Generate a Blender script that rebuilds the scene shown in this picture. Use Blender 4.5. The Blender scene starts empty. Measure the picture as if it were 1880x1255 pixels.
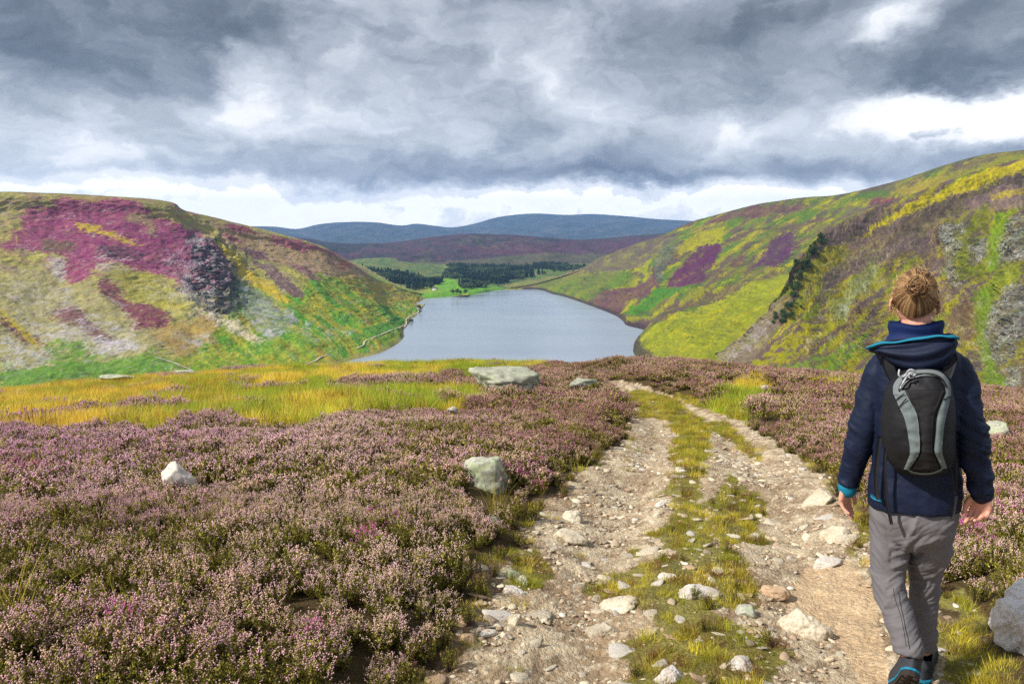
import bpy, bmesh, math, random
import numpy as np
from mathutils import Vector, Matrix

random.seed(7)
RNG = np.random.default_rng(11)
SC = bpy.context.scene

# ------------------------------------------------------------------ camera
FPX, W0, H0, HORIZON = 1350.0, 1880.0, 1255.0, 430.0
PITCH = math.atan((H0 / 2 - HORIZON) / FPX)
SP, CP = math.sin(PITCH), math.cos(PITCH)
cam_d = bpy.data.cameras.new('camera')
cam = bpy.data.objects.new('camera', cam_d)
SC.collection.objects.link(cam)
cam_d.sensor_width = 36.0
cam_d.lens = 36.0 * FPX / W0
cam_d.clip_start = 0.05
cam_d.clip_end = 60000
cam.rotation_euler = (math.pi / 2 - PITCH, 0, 0)
SC.camera = cam

# ------------------------------------------------------------------ light
SUN_EL, SUN_AZ = math.radians(41), math.radians(-108)     # azimuth from +Y, clockwise: from the left, a little behind
sun_d = bpy.data.lights.new('sun', 'SUN')
sun = bpy.data.objects.new('sun', sun_d)
SC.collection.objects.link(sun)
sun_d.energy = 5.0
sun_d.angle = math.radians(2.5)
sun_d.color = (1.0, 0.95, 0.87)
to_sun = Vector((math.sin(SUN_AZ) * math.cos(SUN_EL), math.cos(SUN_AZ) * math.cos(SUN_EL), math.sin(SUN_EL)))
sun.rotation_euler = to_sun.to_track_quat('Z', 'Y').to_euler()

SC.view_settings.view_transform = 'Standard'
SC.view_settings.look = 'None'
SC.view_settings.exposure = 0.38
SC.view_settings.gamma = 1
SC.cycles.use_denoising = False
SC.cycles.max_bounces = 6
SC.cycles.diffuse_bounces = 3
SC.cycles.glossy_bounces = 2
SC.cycles.transmission_bounces = 2
SC.cycles.volume_bounces = 1
SC.cycles.caustics_reflective = False
SC.cycles.caustics_refractive = False

# ------------------------------------------------------------------ node helpers
class NT:
    def __init__(self, tree):
        self.t = tree
        tree.nodes.clear()
    def n(self, typ, **kw):
        nd = self.t.nodes.new(typ)
        for k, v in kw.items():
            if k == 'ins':
                for kk, vv in v.items():
                    if isinstance(vv, bpy.types.NodeSocket):
                        self.t.links.new(vv, nd.inputs[kk])
                    else:
                        nd.inputs[kk].default_value = vv
            else:
                setattr(nd, k, v)
        return nd
    def m(self, op, a, b=None, c=None, clamp=False):
        nd = self.t.nodes.new('ShaderNodeMath')
        nd.operation = op
        nd.use_clamp = clamp
        for i, v in enumerate((a, b, c)):
            if v is None: continue
            if isinstance(v, bpy.types.NodeSocket): self.t.links.new(v, nd.inputs[i])
            else: nd.inputs[i].default_value = v
        return nd.outputs[0]
    def mix(self, fac, a, b, blend='MIX'):
        nd = self.t.nodes.new('ShaderNodeMix')
        nd.data_type = 'RGBA'
        nd.blend_type = blend
        for i, v in ((0, fac), (6, a), (7, b)):
            if isinstance(v, bpy.types.NodeSocket): self.t.links.new(v, nd.inputs[i])
            elif i == 0: nd.inputs[0].default_value = v
            else: nd.inputs[i].default_value = (*v, 1) if len(v) == 3 else v
        return nd.outputs[2]
    def link(self, a, b): self.t.links.new(a, b)

def lin(c):
    c = np.asarray(c, float) / 255.0
    return np.where(c <= 0.04045, c / 12.92, ((c + 0.055) / 1.055) ** 2.4)

# ------------------------------------------------------------------ world: Nishita sky behind a broken cloud deck
world = bpy.data.worlds.new('World')
SC.world = world
world.use_nodes = True
w = NT(world.node_tree)
SKYS = 0.1
sky = w.n('ShaderNodeTexSky', sky_type='NISHITA', sun_disc=False)
sky.sun_elevation = SUN_EL
sky.sun_rotation = SUN_AZ
tc = w.n('ShaderNodeTexCoord')
sep = w.n('ShaderNodeSeparateXYZ', ins={0: tc.outputs['Generated']})
AZ = w.m('ARCTAN2', sep.outputs[0], sep.outputs[1])
EL = w.m('ARCSINE', sep.outputs[2])
def nz(vec, scale, detail=6.0, rough=0.55, dist=0.0, color=False):
    nd = w.n('ShaderNodeTexNoise', ins={'Vector': vec, 'Scale': scale, 'Detail': detail, 'Roughness': rough, 'Distortion': dist})
    return nd.outputs[1] if color else nd.outputs[0]
def comb(x, y, z=0.0):
    nd = w.n('ShaderNodeCombineXYZ')
    for i, v in enumerate((x, y, z)):
        if isinstance(v, bpy.types.NodeSocket): w.link(v, nd.inputs[i])
        else: nd.inputs[i].default_value = v
    return nd.outputs[0]
base = comb(AZ, w.m('MULTIPLY', EL, 1.6), 0.37)
wa = w.n('ShaderNodeSeparateXYZ', ins={0: nz(base, 6.5, 9.0, 0.62, 0, True)})
dAZ = w.m('ADD', AZ, w.m('MULTIPLY', w.m('SUBTRACT', wa.outputs[0], 0.5), 0.20))
dEL = w.m('ADD', EL, w.m('MULTIPLY', w.m('SUBTRACT', wa.outputs[1], 0.5), 0.095))
def azel(px, py):
    a, b = (px - W0 / 2) / FPX, (H0 / 2 - py) / FPX
    y, z = b * SP + CP, b * CP - SP
    return math.atan2(a, y), math.atan2(z, math.hypot(a, y))
def blob(px, py, rx, ry, amp, hard=0.0, rot=0.0, ax=None, ay=None):
    """elliptical lightening / darkening of the cloud deck round a direction"""
    a0, e0 = azel(px, py)
    x = w.m('SUBTRACT', ax or dAZ, a0)
    y = w.m('SUBTRACT', ay or dEL, e0)
    if rot:
        c, s = math.cos(math.radians(rot)), math.sin(math.radians(rot))
        x, y = (w.m('ADD', w.m('MULTIPLY', x, c), w.m('MULTIPLY', y, s)),
                w.m('SUBTRACT', w.m('MULTIPLY', y, c), w.m('MULTIPLY', x, s)))
    x = w.m('MULTIPLY', x, FPX / rx)
    y = w.m('MULTIPLY', y, FPX / ry)
    r = w.m('SQRT', w.m('ADD', w.m('MULTIPLY', x, x), w.m('MULTIPLY', y, y)))
    mr = w.n('ShaderNodeMapRange', interpolation_type='SMOOTHSTEP', clamp=True)
    w.link(r, mr.inputs[0])
    mr.inputs[1].default_value = hard
    mr.inputs[2].default_value = 1.0
    mr.inputs[3].default_value = amp
    mr.inputs[4].default_value = 0.0
    return mr.outputs[0]
# slow, wide variation over the whole dome and finer billows
big = nz(comb(AZ, w.m('MULTIPLY', EL, 3.0), 1.7), 2.6, 3.0, 0.5, 0.3)
mid = nz(comb(dAZ, w.m('MULTIPLY', dEL, 1.9), 4.1), 8.0, 8.0, 0.56, 0.25)
fine = nz(comb(dAZ, w.m('MULTIPLY', dEL, 1.5), 8.3), 22.0, 9.0, 0.62, 0.1)
B = w.m('ADD', 0.505, w.m('MULTIPLY', w.m('SUBTRACT', big, 0.5), 0.35))
B = w.m('ADD', B, w.m('MULTIPLY', w.m('SUBTRACT', mid, 0.5), 0.72))
B = w.m('ADD', B, w.m('MULTIPLY', w.m('SUBTRACT', fine, 0.5), 0.34))
BLOBS = [
    # px, py, rx, ry, amp, hard, rot
    (140, 60, 480, 130, -0.32, 0.1, 0), (430, 20, 260, 80, -0.18, 0.1, 0),
    (100, 150, 300, 70, -0.06, 0.1, 0), (455, 145, 110, 75, 0.26, 0.0, 20),
    (250, 250, 420, 70, 0.10, 0.2, 5), (60, 290, 300, 60, 0.10, 0.1, 0),
    (820, 60, 300, 160, -0.05, 0.1, 0), (800, 305, 430, 50, -0.11, 0.1, 0),
    (1000, 322, 440, 30, -0.14, 0.1, 1), (1180, 330, 260, 22, -0.08, 0.1, 1), (300, 316, 260, 24, -0.06, 0.2, 0), (620, 200, 380, 90, 0.10, 0.1, 5), (250, 300, 300, 50, 0.08, 0.1, 0), (980, 60, 200, 60, 0.05, 0, 0), (1000, 270, 300, 40, 0.06, 0, 0),
    (1060, 175, 120, 60, 0.12, 0.0, -20), (1300, 50, 420, 70, -0.22, 0.1, 0),
    (1400, 110, 430, 70, -0.16, 0.1, -3), (1800, 120, 260, 75, -0.30, 0.2, 2), (1840, 20, 150, 40, -0.22, 0.1, 0),
    (1655, 45, 120, 46, 0.42, 0.0, 4), (1340, 226, 180, 44, 0.20, 0.0, 4),
    (1180, 230, 160, 40, 0.10, 0.1, 0), (1500, 250, 330, 45, 0.10, 0.2, -6),
    (1480, 310, 240, 34, -0.10, 0.2, -3), (1830, 215, 300, 62, 0.62, 0.35, -4), (1700, 205, 160, 34, 0.30, 0.2, 5),
    (1720, 250, 34, 17, -0.42, 0.3, -5), (1760, 188, 60, 13, -0.30, 0.2, -8),
    (1420, 372, 420, 34, 0.12, 0.2, 0),
]
for b_ in BLOBS:
    B = w.m('ADD', B, blob(*b_))
# bright strip of open sky under the deck, just above the hills, all the way round
strip = w.n('ShaderNodeMapRange', interpolation_type='SMOOTHSTEP', clamp=True)
w.link(dEL, strip.inputs[0])
strip.inputs[1].default_value = azel(940, 322)[1]
strip.inputs[2].default_value = azel(940, 372)[1]
strip.inputs[3].default_value = 0.0
strip.inputs[4].default_value = 0.52
B = w.m('ADD', B, strip.outputs[0])
# the unseen deck high overhead is darkened to cut ambient light and deepen shadows
hi = w.n('ShaderNodeMapRange', interpolation_type='SMOOTHSTEP', clamp=True)
w.link(EL, hi.inputs[0])
hi.inputs[1].default_value = math.radians(22)
hi.inputs[2].default_value = math.radians(50)
hi.inputs[3].default_value = 0.0
hi.inputs[4].default_value = -0.08
B = w.m('ADD', B, hi.outputs[0])
ramp = w.n('ShaderNodeValToRGB', ins={0: B})
els = ramp.color_ramp.elements
stops = [(0.0, (80, 85, 94)), (0.2, (108, 115, 126)), (0.38, (145, 152, 163)), (0.52, (178, 184, 193)),
         (0.68, (212, 217, 224)), (0.80, (244, 245, 247)), (0.93, (255, 255, 255)), (1.0, (300, 296, 286))]
while len(els) > 1: els.remove(els[-1])
for i, (p, c) in enumerate(stops):
    e = els[0] if i == 0 else els.new(p)
    e.position = p
    e.color = (*lin(c), 1)
cloud = w.mix(1.0, ramp.outputs[0], (10 / 1.1, 10 / 1.1, 10 / 1.1), 'MULTIPLY')
# a little of the real sky shines through where the deck is thinnest
thin = w.m('MULTIPLY', w.m('SUBTRACT', B, 0.86, clamp=True), 0.7, clamp=True)
skyc = w.mix(thin, cloud, sky.outputs[0])
bg = w.n('ShaderNodeBackground', ins={'Color': skyc, 'Strength': SKYS})
out = w.n('ShaderNodeOutputWorld', ins={0: bg.outputs[0]})
world.cycles.sampling_method = 'MANUAL'
world.cycles.sample_map_resolution = 512
# ------------------------------------------------------------------ general helpers
def obj(name, me, mat=None, parent=None):
    o = bpy.data.objects.new(name, me)
    SC.collection.objects.link(o)
    if parent is not None: o.parent = parent
    if mat is not None:
        me.materials.clear()
        me.materials.append(mat)
    return o

def tag(o, label=None, cat=None, group=None, kind=None):
    if label: o['label'] = label
    if cat: o['category'] = cat
    if group: o['group'] = group
    if kind: o['kind'] = kind
    return o

def empty(name, loc=(0, 0, 0), rz=0.0):
    o = bpy.data.objects.new(name, None)
    SC.collection.objects.link(o)
    o.location = loc
    o.rotation_euler = (0, 0, rz)
    o.empty_display_size = 0.1
    return o

def np_mesh(name, v, f, smooth=True):
    """v (N,3); f (M,3) or (M,4) int arrays"""
    me = bpy.data.meshes.new(name)
    v = np.ascontiguousarray(v, np.float32)
    f = np.ascontiguousarray(f, np.int32)
    k = f.shape[1]
    me.vertices.add(len(v))
    me.vertices.foreach_set('co', v.ravel())
    me.loops.add(f.size)
    me.loops.foreach_set('vertex_index', f.ravel())
    me.polygons.add(len(f))
    me.polygons.foreach_set('loop_start', np.arange(0, f.size, k, dtype=np.int32))
    me.polygons.foreach_set('loop_total', np.full(len(f), k, np.int32))
    if smooth: me.polygons.foreach_set('use_smooth', np.ones(len(f), bool))
    me.update(calc_edges=True)
    me.validate()
    return me

def set_col(me, col, name='col'):
    a = me.attributes.new(name, 'FLOAT_COLOR', 'POINT')
    c = np.ones((len(me.vertices), 4), np.float32)
    c[:, :3] = col
    a.data.foreach_set('color', c.ravel())

def grid_faces(nr, nc):
    i = np.arange(nr - 1)[:, None] * nc + np.arange(nc - 1)[None, :]
    i = i.ravel()
    return np.stack([i, i + 1, i + nc + 1, i + nc], 1)

# ---- noise
def _h(ix, iy, seed):
    n = (ix.astype(np.int64) * 374761393 + iy.astype(np.int64) * 668265263 + seed * 1442695041) & 0xFFFFFFFF
    n = ((n ^ (n >> 13)) * 1274126177) & 0xFFFFFFFF
    n = n ^ (n >> 16)
    return (n & 0xFFFF) / 65535.0

def pn(x, y, seed=0):
    x = np.asarray(x, float); y = np.asarray(y, float)
    ix = np.floor(x); iy = np.floor(y)
    fx = x - ix; fy = y - iy
    u = fx * fx * fx * (fx * (fx * 6 - 15) + 10)
    v = fy * fy * fy * (fy * (fy * 6 - 15) + 10)
    def g(dx, dy):
        a = _h(ix + dx, iy + dy, seed) * 2 * math.pi
        return np.cos(a) * (fx - dx) + np.sin(a) * (fy - dy)
    a = g(0, 0) * (1 - u) + g(1, 0) * u
    b = g(0, 1) * (1 - u) + g(1, 1) * u
    return (a * (1 - v) + b * v) * 1.5

def fbm(x, y, octv=5, seed=0, gain=0.5, lac=2.03):
    s, a, t = 0, 1.0, 0
    for i in range(octv):
        s = s + a * pn(x, y, seed + i * 17)
        t += a
        a *= gain
        x = x * lac + 3.1
        y = y * lac + 1.7
    return s / t * 1.4

def ridged(x, y, octv=5, seed=0, gain=0.5):
    s, a, t = 0, 1.0, 0
    for i in range(octv):
        s = s + a * (1 - 2 * np.abs(pn(x, y, seed + i * 13)))
        t += a
        a *= gain
        x = x * 2.07 + 5.3
        y = y * 2.07 + 2.9
    return s / t

def sstep(a, b, x):
    t = np.clip((x - a) / (b - a), 0, 1)
    return t * t * (3 - 2 * t)

def inpoly(px, py, poly):
    r = np.zeros(px.shape, bool)
    n = len(poly)
    for i in range(n):
        x0, y0 = poly[i]
        x1, y1 = poly[(i + 1) % n]
        if y0 == y1: continue
        c = (y0 > py) != (y1 > py)
        r ^= c & (px < (x1 - x0) * (py - y0) / (y1 - y0) + x0)
    return r

def dseg(px, py, pts):
    d = np.full(px.shape, 1e9)
    for (x0, y0), (x1, y1) in zip(pts[:-1], pts[1:]):
        vx, vy = x1 - x0, y1 - y0
        t = np.clip(((px - x0) * vx + (py - y0) * vy) / (vx * vx + vy * vy + 1e-9), 0, 1)
        d = np.minimum(d, np.hypot(px - x0 - t * vx, py - y0 - t * vy))
    return d

# ---- camera maths: direction of a photograph point, and a point at depth D (metres along +Y)
def ray(px, py):
    a = (np.asarray(px, float) - W0 / 2) / FPX
    b = (H0 / 2 - np.asarray(py, float)) / FPX
    y = b * SP + CP
    return a / y, (b * CP - SP) / y            # x/y and z/y
def P(px, py, D):
    rx, rz = ray(px, py)
    return np.array([rx * D, D, rz * D]).T if np.ndim(rx) else Vector((float(rx * D), float(D), float(rz * D)))
def PZ(px, py, z):
    rx, rz = ray(px, py)
    return P(px, py, z / rz)
def project(x, y, z):
    zc = y * CP - z * SP
    yc = y * SP + z * CP
    return W0 / 2 + FPX * x / zc, H0 / 2 - FPX * yc / zc

# ---- materials
def mat_new(name):
    m = bpy.data.materials.new(name)
    m.use_nodes = True
    return m, NT(m.node_tree)

def principled(t, color, rough=0.8, spec=0.3, normal=None, **kw):
    ins = {'Base Color': color if isinstance(color, bpy.types.NodeSocket) else (*color, 1), 'Roughness': rough, 'Specular IOR Level': spec}
    if normal is not None: ins['Normal'] = normal
    ins.update(kw)
    b = t.n('ShaderNodeBsdfPrincipled', ins=ins)
    t.n('ShaderNodeOutputMaterial', ins={0: b.outputs[0]})
    return b

def plain_mat(name, c, rough=0.7, spec=0.3, nscale=60.0, var=0.18, bump=0.15, dist=0.003):
    """one colour with a fine procedural mottling and bump"""
    m, t = mat_new(name)
    tcn = t.n('ShaderNodeTexCoord')
    n1 = t.n('ShaderNodeTexNoise', ins={'Vector': tcn.outputs['Object'], 'Scale': nscale, 'Detail': 5.0, 'Roughness': 0.6})
    c = np.asarray(c, float)
    col = t.mix(n1.outputs[0], tuple(c * (1 - var)), tuple(np.minimum(c * (1 + var), 1)))
    bp = t.n('ShaderNodeBump', ins={'Height': n1.outputs[0], 'Strength': bump, 'Distance': dist})
    principled(t, col, rough, spec, bp.outputs[0])
    return m

def terrain_mat(name, scale, var=0.35, bump=0.6, dist=2.0, rough=0.9, attr='col'):
    """surface colours come from the mesh's own colour attribute, broken up by world-space noise"""
    m, t = mat_new(name)
    at = t.n('ShaderNodeAttribute', attribute_name=attr)
    g = t.n('ShaderNodeNewGeometry')
    n1 = t.n('ShaderNodeTexNoise', ins={'Vector': g.outputs['Position'], 'Scale': scale, 'Detail': 8.0, 'Roughness': 0.7})
    n2 = t.n('ShaderNodeTexNoise', ins={'Vector': g.outputs['Position'], 'Scale': scale * 0.13, 'Detail': 4.0, 'Roughness': 0.6})
    f = t.m('ADD', 1 - var, t.m('MULTIPLY', n1.outputs[0], 2 * var))
    f2 = t.m('ADD', 0.85, t.m('MULTIPLY', n2.outputs[0], 0.3))
    f = t.m('MULTIPLY', f, f2)
    cc = t.n('ShaderNodeCombineXYZ', ins={0: f, 1: f, 2: f})
    col = t.mix(1.0, at.outputs[0], cc.outputs[0], 'MULTIPLY')
    bp = t.n('ShaderNodeBump', ins={'Height': n1.outputs[0], 'Strength': bump, 'Distance': dist})
    principled(t, col, rough, 0.15, bp.outputs[0])
    return m

# ---- geometry-node scatter for uncountable ground cover
def scatter(name, pts, rot, scl, var, tint, protos, mat=None):
    n = len(pts)
    me = bpy.data.meshes.new(name)
    me.vertices.add(n)
    me.vertices.foreach_set('co', np.ascontiguousarray(pts, np.float32).ravel())
    def add(nm, typ, data, key):
        a = me.attributes.new(nm, typ, 'POINT')
        a.data.foreach_set(key, np.ascontiguousarray(data).ravel())
    add('rot', 'FLOAT_VECTOR', rot.astype(np.float32), 'vector')
    add('scl', 'FLOAT_VECTOR', scl.astype(np.float32), 'vector')
    add('var', 'INT', var.astype(np.int32), 'value')
    add('tint', 'FLOAT_VECTOR', tint.astype(np.float32), 'vector')
    me.update()
    o = obj(name, me)
    ng = bpy.data.node_groups.new(name + '_nodes', 'GeometryNodeTree')
    ng.interface.new_socket('Geometry', in_out='INPUT', socket_type='NodeSocketGeometry')
    ng.interface.new_socket('Geometry', in_out='OUTPUT', socket_type='NodeSocketGeometry')
    N = ng.nodes
    gi = N.new('NodeGroupInput'); go = N.new('NodeGroupOutput')
    jn = N.new('GeometryNodeJoinGeometry')
    def named(nm, typ):
        a = N.new('GeometryNodeInputNamedAttribute'); a.data_type = typ
        a.inputs[0].default_value = nm
        return a.outputs[0]
    R, S, V = named('rot', 'FLOAT_VECTOR'), named('scl', 'FLOAT_VECTOR'), named('var', 'INT')
    e2r = N.new('FunctionNodeEulerToRotation')
    ng.links.new(R, e2r.inputs[0])
    for k, pr in enumerate(protos):
        oi = N.new('GeometryNodeObjectInfo'); oi.inputs['Object'].default_value = pr
        oi.inputs['As Instance'].default_value = True
        cmpn = N.new('FunctionNodeCompare'); cmpn.data_type = 'INT'; cmpn.operation = 'EQUAL'
        ia = [s for s in cmpn.inputs if s.type == 'INT']
        ng.links.new(V, ia[0]); ia[1].default_value = k
        ip = N.new('GeometryNodeInstanceOnPoints')
        ng.links.new(gi.outputs[0], ip.inputs['Points'])
        ng.links.new(cmpn.outputs[0], ip.inputs['Selection'])
        ng.links.new(oi.outputs['Geometry'], ip.inputs['Instance'])
        ng.links.new(e2r.outputs[0], ip.inputs['Rotation'])
        ng.links.new(S, ip.inputs['Scale'])
        ng.links.new(ip.outputs[0], jn.inputs[0])
    ng.links.new(jn.outputs[0], go.inputs[0])
    md = o.modifiers.new('scatter', 'NODES'); md.node_group = ng
    return o

def proto(name, me, mat):
    o = bpy.data.objects.new(name, me)     # instance source, never linked to the scene
    me.materials.append(mat)
    return o

class Geo:
    """collects vertices, faces and one colour per vertex"""
    def __init__(self): self.v, self.f, self.c, self.n = [], [], [], 0
    def add(self, v, f, c):
        v = np.asarray(v, float); f = np.asarray(f, int)
        self.v.append(v); self.f.append(f + self.n); self.n += len(v)
        c = np.asarray(c, float)
        self.c.append(np.broadcast_to(c, (len(v), 3)).copy())
    def mesh(self, name, smooth=False):
        v = np.concatenate(self.v)
        fs = [np.concatenate([f, f[:, 2:3]], 1) if False else f for f in self.f]
        tri = [f for f in fs if f.shape[1] == 3]; quad = [f for f in fs if f.shape[1] == 4]
        if quad:
            q = np.concatenate(quad)
            tri.append(q[:, [0, 1, 2]]); tri.append(q[:, [0, 2, 3]])
        me = np_mesh(name, v, np.concatenate(tri), smooth)
        if len(me.vertices) == len(v): set_col(me, np.concatenate(self.c))
        return me
# ------------------------------------------------------------------ far terrain
ZW = -120.0                                     # loch level below the eye
KA = 1.12                                       # light that a horizontal surface gets; divides picture colours into albedos
def alb(c): return lin(c) / KA

def catmull(C, ts, axis):
    """C control array along axis 0 (n, ...), ts in [0, n-1]"""
    C = np.moveaxis(C, axis, 0)
    n = C.shape[0]
    i = np.clip(np.floor(ts).astype(int), 0, n - 2)
    t = (ts - i).reshape((-1,) + (1,) * (C.ndim - 1))
    p0 = C[np.maximum(i - 1, 0)]; p1 = C[i]; p2 = C[i + 1]; p3 = C[np.minimum(i + 2, n - 1)]
    r = 0.5 * ((2 * p1) + (-p0 + p2) * t + (2 * p0 - 5 * p1 + 4 * p2 - p3) * t * t + (-p0 + 3 * p1 - 3 * p2 + p3) * t ** 3)
    return np.moveaxis(r, 0, axis)

def hill_grid(toe, crest, nrow=9, bow=0.0, dpow=1.0, back=((250, -12), (900, -30), (2500, -90)), skirt=14.0):
    """control net from a toe line (px,py,z) to a crest line (px,py,D); rows in between; then back over the top"""
    rows = []
    T = np.array([[x, y, PZ(x, y, z)[1]] for x, y, z in toe], float)
    Cc = np.array(crest, float)
    under = T.copy()
    ub = np.array([P(*p) for p in T])
    ub2 = ub.copy(); ub2[:, 1] -= skirt * 2.0; ub2[:, 2] -= skirt
    rows.append(ub2)
    for r in range(nrow + 1):
        v = r / nrow
        q = T + (Cc - T) * v
        q[:, 2] = T[:, 2] + (Cc[:, 2] - T[:, 2]) * v ** dpow
        q[:, 1] = q[:, 1] + bow * math.sin(math.pi * v)
        rows.append(np.array([P(*p) for p in q]))
    top = rows[-1]
    for dd, dz in back:
        b = top.copy()
        s = (b[:, 1] + dd) / b[:, 1]
        b[:, 0] *= s; b[:, 1] *= s
        b[:, 2] = top[:, 2] + dz
        rows.append(b)
    return np.array(rows)                       # (R, K, 3)

def hill_mesh(name, G, nu, nv_vis, nback=14, disp=None, nskirt=3):
    R, K, _ = G.shape
    nb = 3
    tu = np.linspace(0, K - 1, nu)
    tv = np.concatenate([np.linspace(0, 1, nskirt, endpoint=False), np.linspace(1, R - 1 - nb, nv_vis), np.linspace(R - 1 - nb, R - 1, nback + 1)[1:]])
    S = catmull(catmull(G, tu, 1), tv, 0)       # (nv, nu, 3)
    nv = len(tv)
    U, Vv = np.meshgrid(tu / (K - 1), (tv - 1) / (R - 2 - nb))
    px, py = project(S[..., 0], S[..., 1], S[..., 2])
    if disp is not None: S = disp(S, px, py, U, Vv)
    me = np_mesh(name, S.reshape(-1, 3), grid_faces(nv, nu)[:, ::-1] if False else grid_faces(nv, nu))
    return me, S, px, py, U, Vv

class Paint:
    """colours of a hillside: patches are outlines on the hill's own map, with ragged noise edges"""
    def __init__(self, px, py, base, seed):
        self.px, self.py, self.seed = px, py, seed
        self.c = np.zeros(px.shape + (3,)) + alb(base)
        fz = fbm(px / 4.5, py / 3.2, 4, seed + 70, 0.65) * 0.55; fz2 = fbm(px / 4.5, py / 3.2, 4, seed + 71, 0.65) * 0.45
        self.n1 = fbm(px / 30, py / 17, 6, seed, 0.58) * 1.2 + fz; self.n2 = fbm(px / 30, py / 17, 6, seed + 50, 0.58) + fz2
        self.k = 0
    def frame(self, ox, oy, s): self.ox, self.oy, self.s = ox, oy, s
    def mask(self, pts, warp):
        q = [(self.ox + x * self.s, self.oy + y * self.s) for x, y in pts]
        return inpoly(self.px + self.n1 * warp, self.py + self.n2 * warp, q)
    def put(self, m, col, amt=1.0):
        a = (m * amt)[..., None]
        self.c = self.c * (1 - a) + alb(col) * a
    def poly(self, pts, col, warp=9, amt=0.9, thr=None, sc=(14, 7)):
        self.k += 1
        m = self.mask(pts, warp).astype(float)
        if thr is not None:
            m *= sstep(thr - 0.12, thr + 0.12, fbm(self.px / sc[0], self.py / sc[1], 4, self.seed + 100 + self.k, 0.6))
        else:
            m *= 0.55 + 0.45 * sstep(-0.5, 0.15, fbm(self.px / 9, self.py / 4, 5, self.seed + 100 + self.k, 0.65))
        self.put(m, col, amt)
    def speck(self, pts, col, warp=9, thr=0.1, sc=3.0, amt=0.68):
        self.k += 1
        m = self.mask(pts, warp) * sstep(thr, thr + 0.22, 0.75 * fbm(self.px / sc, self.py / sc, 3, self.seed + 200 + self.k, 0.65) + 0.5 * fbm(self.px / 22, self.py / 12, 3, self.seed + 240 + self.k))
        self.put(m, col, amt)
    def finish(self, k=1.0, sat=1.1):
        f = 1 + 0.30 * fbm(self.px / 3.0, self.py / 2.2, 3, self.seed + 900, 0.7) + 0.16 * fbm(self.px / 14, self.py / 9, 4, self.seed + 910)
        rr_ = np.random.default_rng(self.seed); nr_, nc_ = self.px.shape
        dj = fbm(self.px / 6, self.py / 5, 3, self.seed + 950, 0.7) * 6 + rr_.normal(0, 1.6, self.px.shape)
        di = fbm(self.px / 6, self.py / 5, 3, self.seed + 951, 0.7) * 5.5 + rr_.normal(0, 1.6, self.px.shape)
        J, I = np.mgrid[0:nr_, 0:nc_]
        self.c = self.c[np.clip(J + dj.astype(int), 0, nr_ - 1), np.clip(I + di.astype(int), 0, nc_ - 1)]
        g_ = self.c.mean(-1, keepdims=True); self.c = np.maximum(g_ + (self.c - g_) * sat, 0.006)
        return (np.clip(self.c * f[..., None] * k, 0.004, 0.9)).reshape(-1, 3)
    def noise(self, col, ang, la, lb, thr, amt=0.7, where=1.0, soft=0.2, octv=4):
        self.k += 1
        c, s = math.cos(math.radians(ang)), math.sin(math.radians(ang))
        u = self.px * c + self.py * s; v = -self.px * s + self.py * c
        m = sstep(thr, thr + soft, fbm(u / la, v / lb, octv, self.seed + 300 + self.k, 0.55)) * where
        self.put(m, col, amt)

# ---- left hill --------------------------------------------------------------
ZT = ZW - 1.5
toeL = [(-700, 740, ZT), (-350, 745, ZT), (-60, 742, ZT), (120, 735, ZT), (330, 715, ZT), (490, 698, ZT), (600, 680, ZT), (640, 667, ZT),
        (700, 651, ZT), (738, 628, ZT), (743, 606, ZT), (760, 588, ZT), (775, 573, ZT), (783, 556, ZT), (800, 547.5, ZT), (860, 541, ZT)]
crestL = [(-800, 330, 900), (-350, 345, 880), (-100, 351, 900), (110, 356, 950), (300, 369, 1000), (345, 389, 1040), (455, 415, 1090), (520, 432, 1120),
          (590, 452, 1180), (640, 480, 1240), (680, 506, 1300), (715, 521, 1360), (750, 533, 1400), (775, 540, 1440), (805, 544.5, 1450), (860, 540, 1440)]
GL = hill_grid(toeL, crestL, 9, 6, 1.05)
def dispL(S, px, py, U, V):
    x, y = S[..., 0], S[..., 1]
    vis = sstep(0.0, 0.12, V) * (1 - sstep(0.985, 1.06, V) * 0.85)
    fade = 1 - sstep(0.86, 0.97, U)
    # rough crag buttress standing out of the slope, gully and scree bowl beyond
    crag = np.exp(-(((px - 392 + 18 * fbm(px / 30, py / 30, 3, 6)) / 50) ** 2 + ((py - 505 + 22 * fbm(px / 34, py / 30, 3, 7)) / 76) ** 2) * 1.1)
    gul = np.exp(-(((px - 475) / 42) ** 2 + ((py - 545) / 85) ** 2))
    bowl = np.exp(-(((px - 285) / 60) ** 2 + ((py - 525) / 35) ** 2))
    out_ = (6 + 9 * ridged(px / 26, py / 40, 4, 4)) * crag - 13 * gul - 10 * bowl
    rough = 1 + 3.0 * sstep(0.25, 0.7, crag)
    n = ridged((x + y * 0.55) / 150, (y - x * 0.3) / 420, 5, 3) * 10 + fbm(x / 60, y / 60, 5, 8, 0.55) * 7
    n2 = ridged(x / 16, S[..., 2] / 12 + y / 40, 4, 21, 0.6) * 2.2 * rough
    a = vis * fade
    S[..., 0] += (out_ * 0.75 + n2 * 0.5) * a
    S[..., 1] -= (out_ * 0.65 + n2) * a
    S[..., 2] += (n * 0.55 + n2 * 0.35) * a * (1 - 0.75 * sstep(0.9, 1.0, V))
    return S
meL, SL, pxL, pyL, UL, VL = hill_mesh('hillside', GL, 860, 430, disp=dispL)
p = Paint(pxL, pyL, (150, 146, 88), 5)
p.frame(0, 340, 0.3187)
p.noise((176, 168, 96), 10, 60, 14, 0.05, 0.7)
p.noise((122, 112, 84), 30, 50, 12, 0.12, 0.6)
p.noise((142, 120, 112), 25, 34, 10, 0.15, 0.55)
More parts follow.
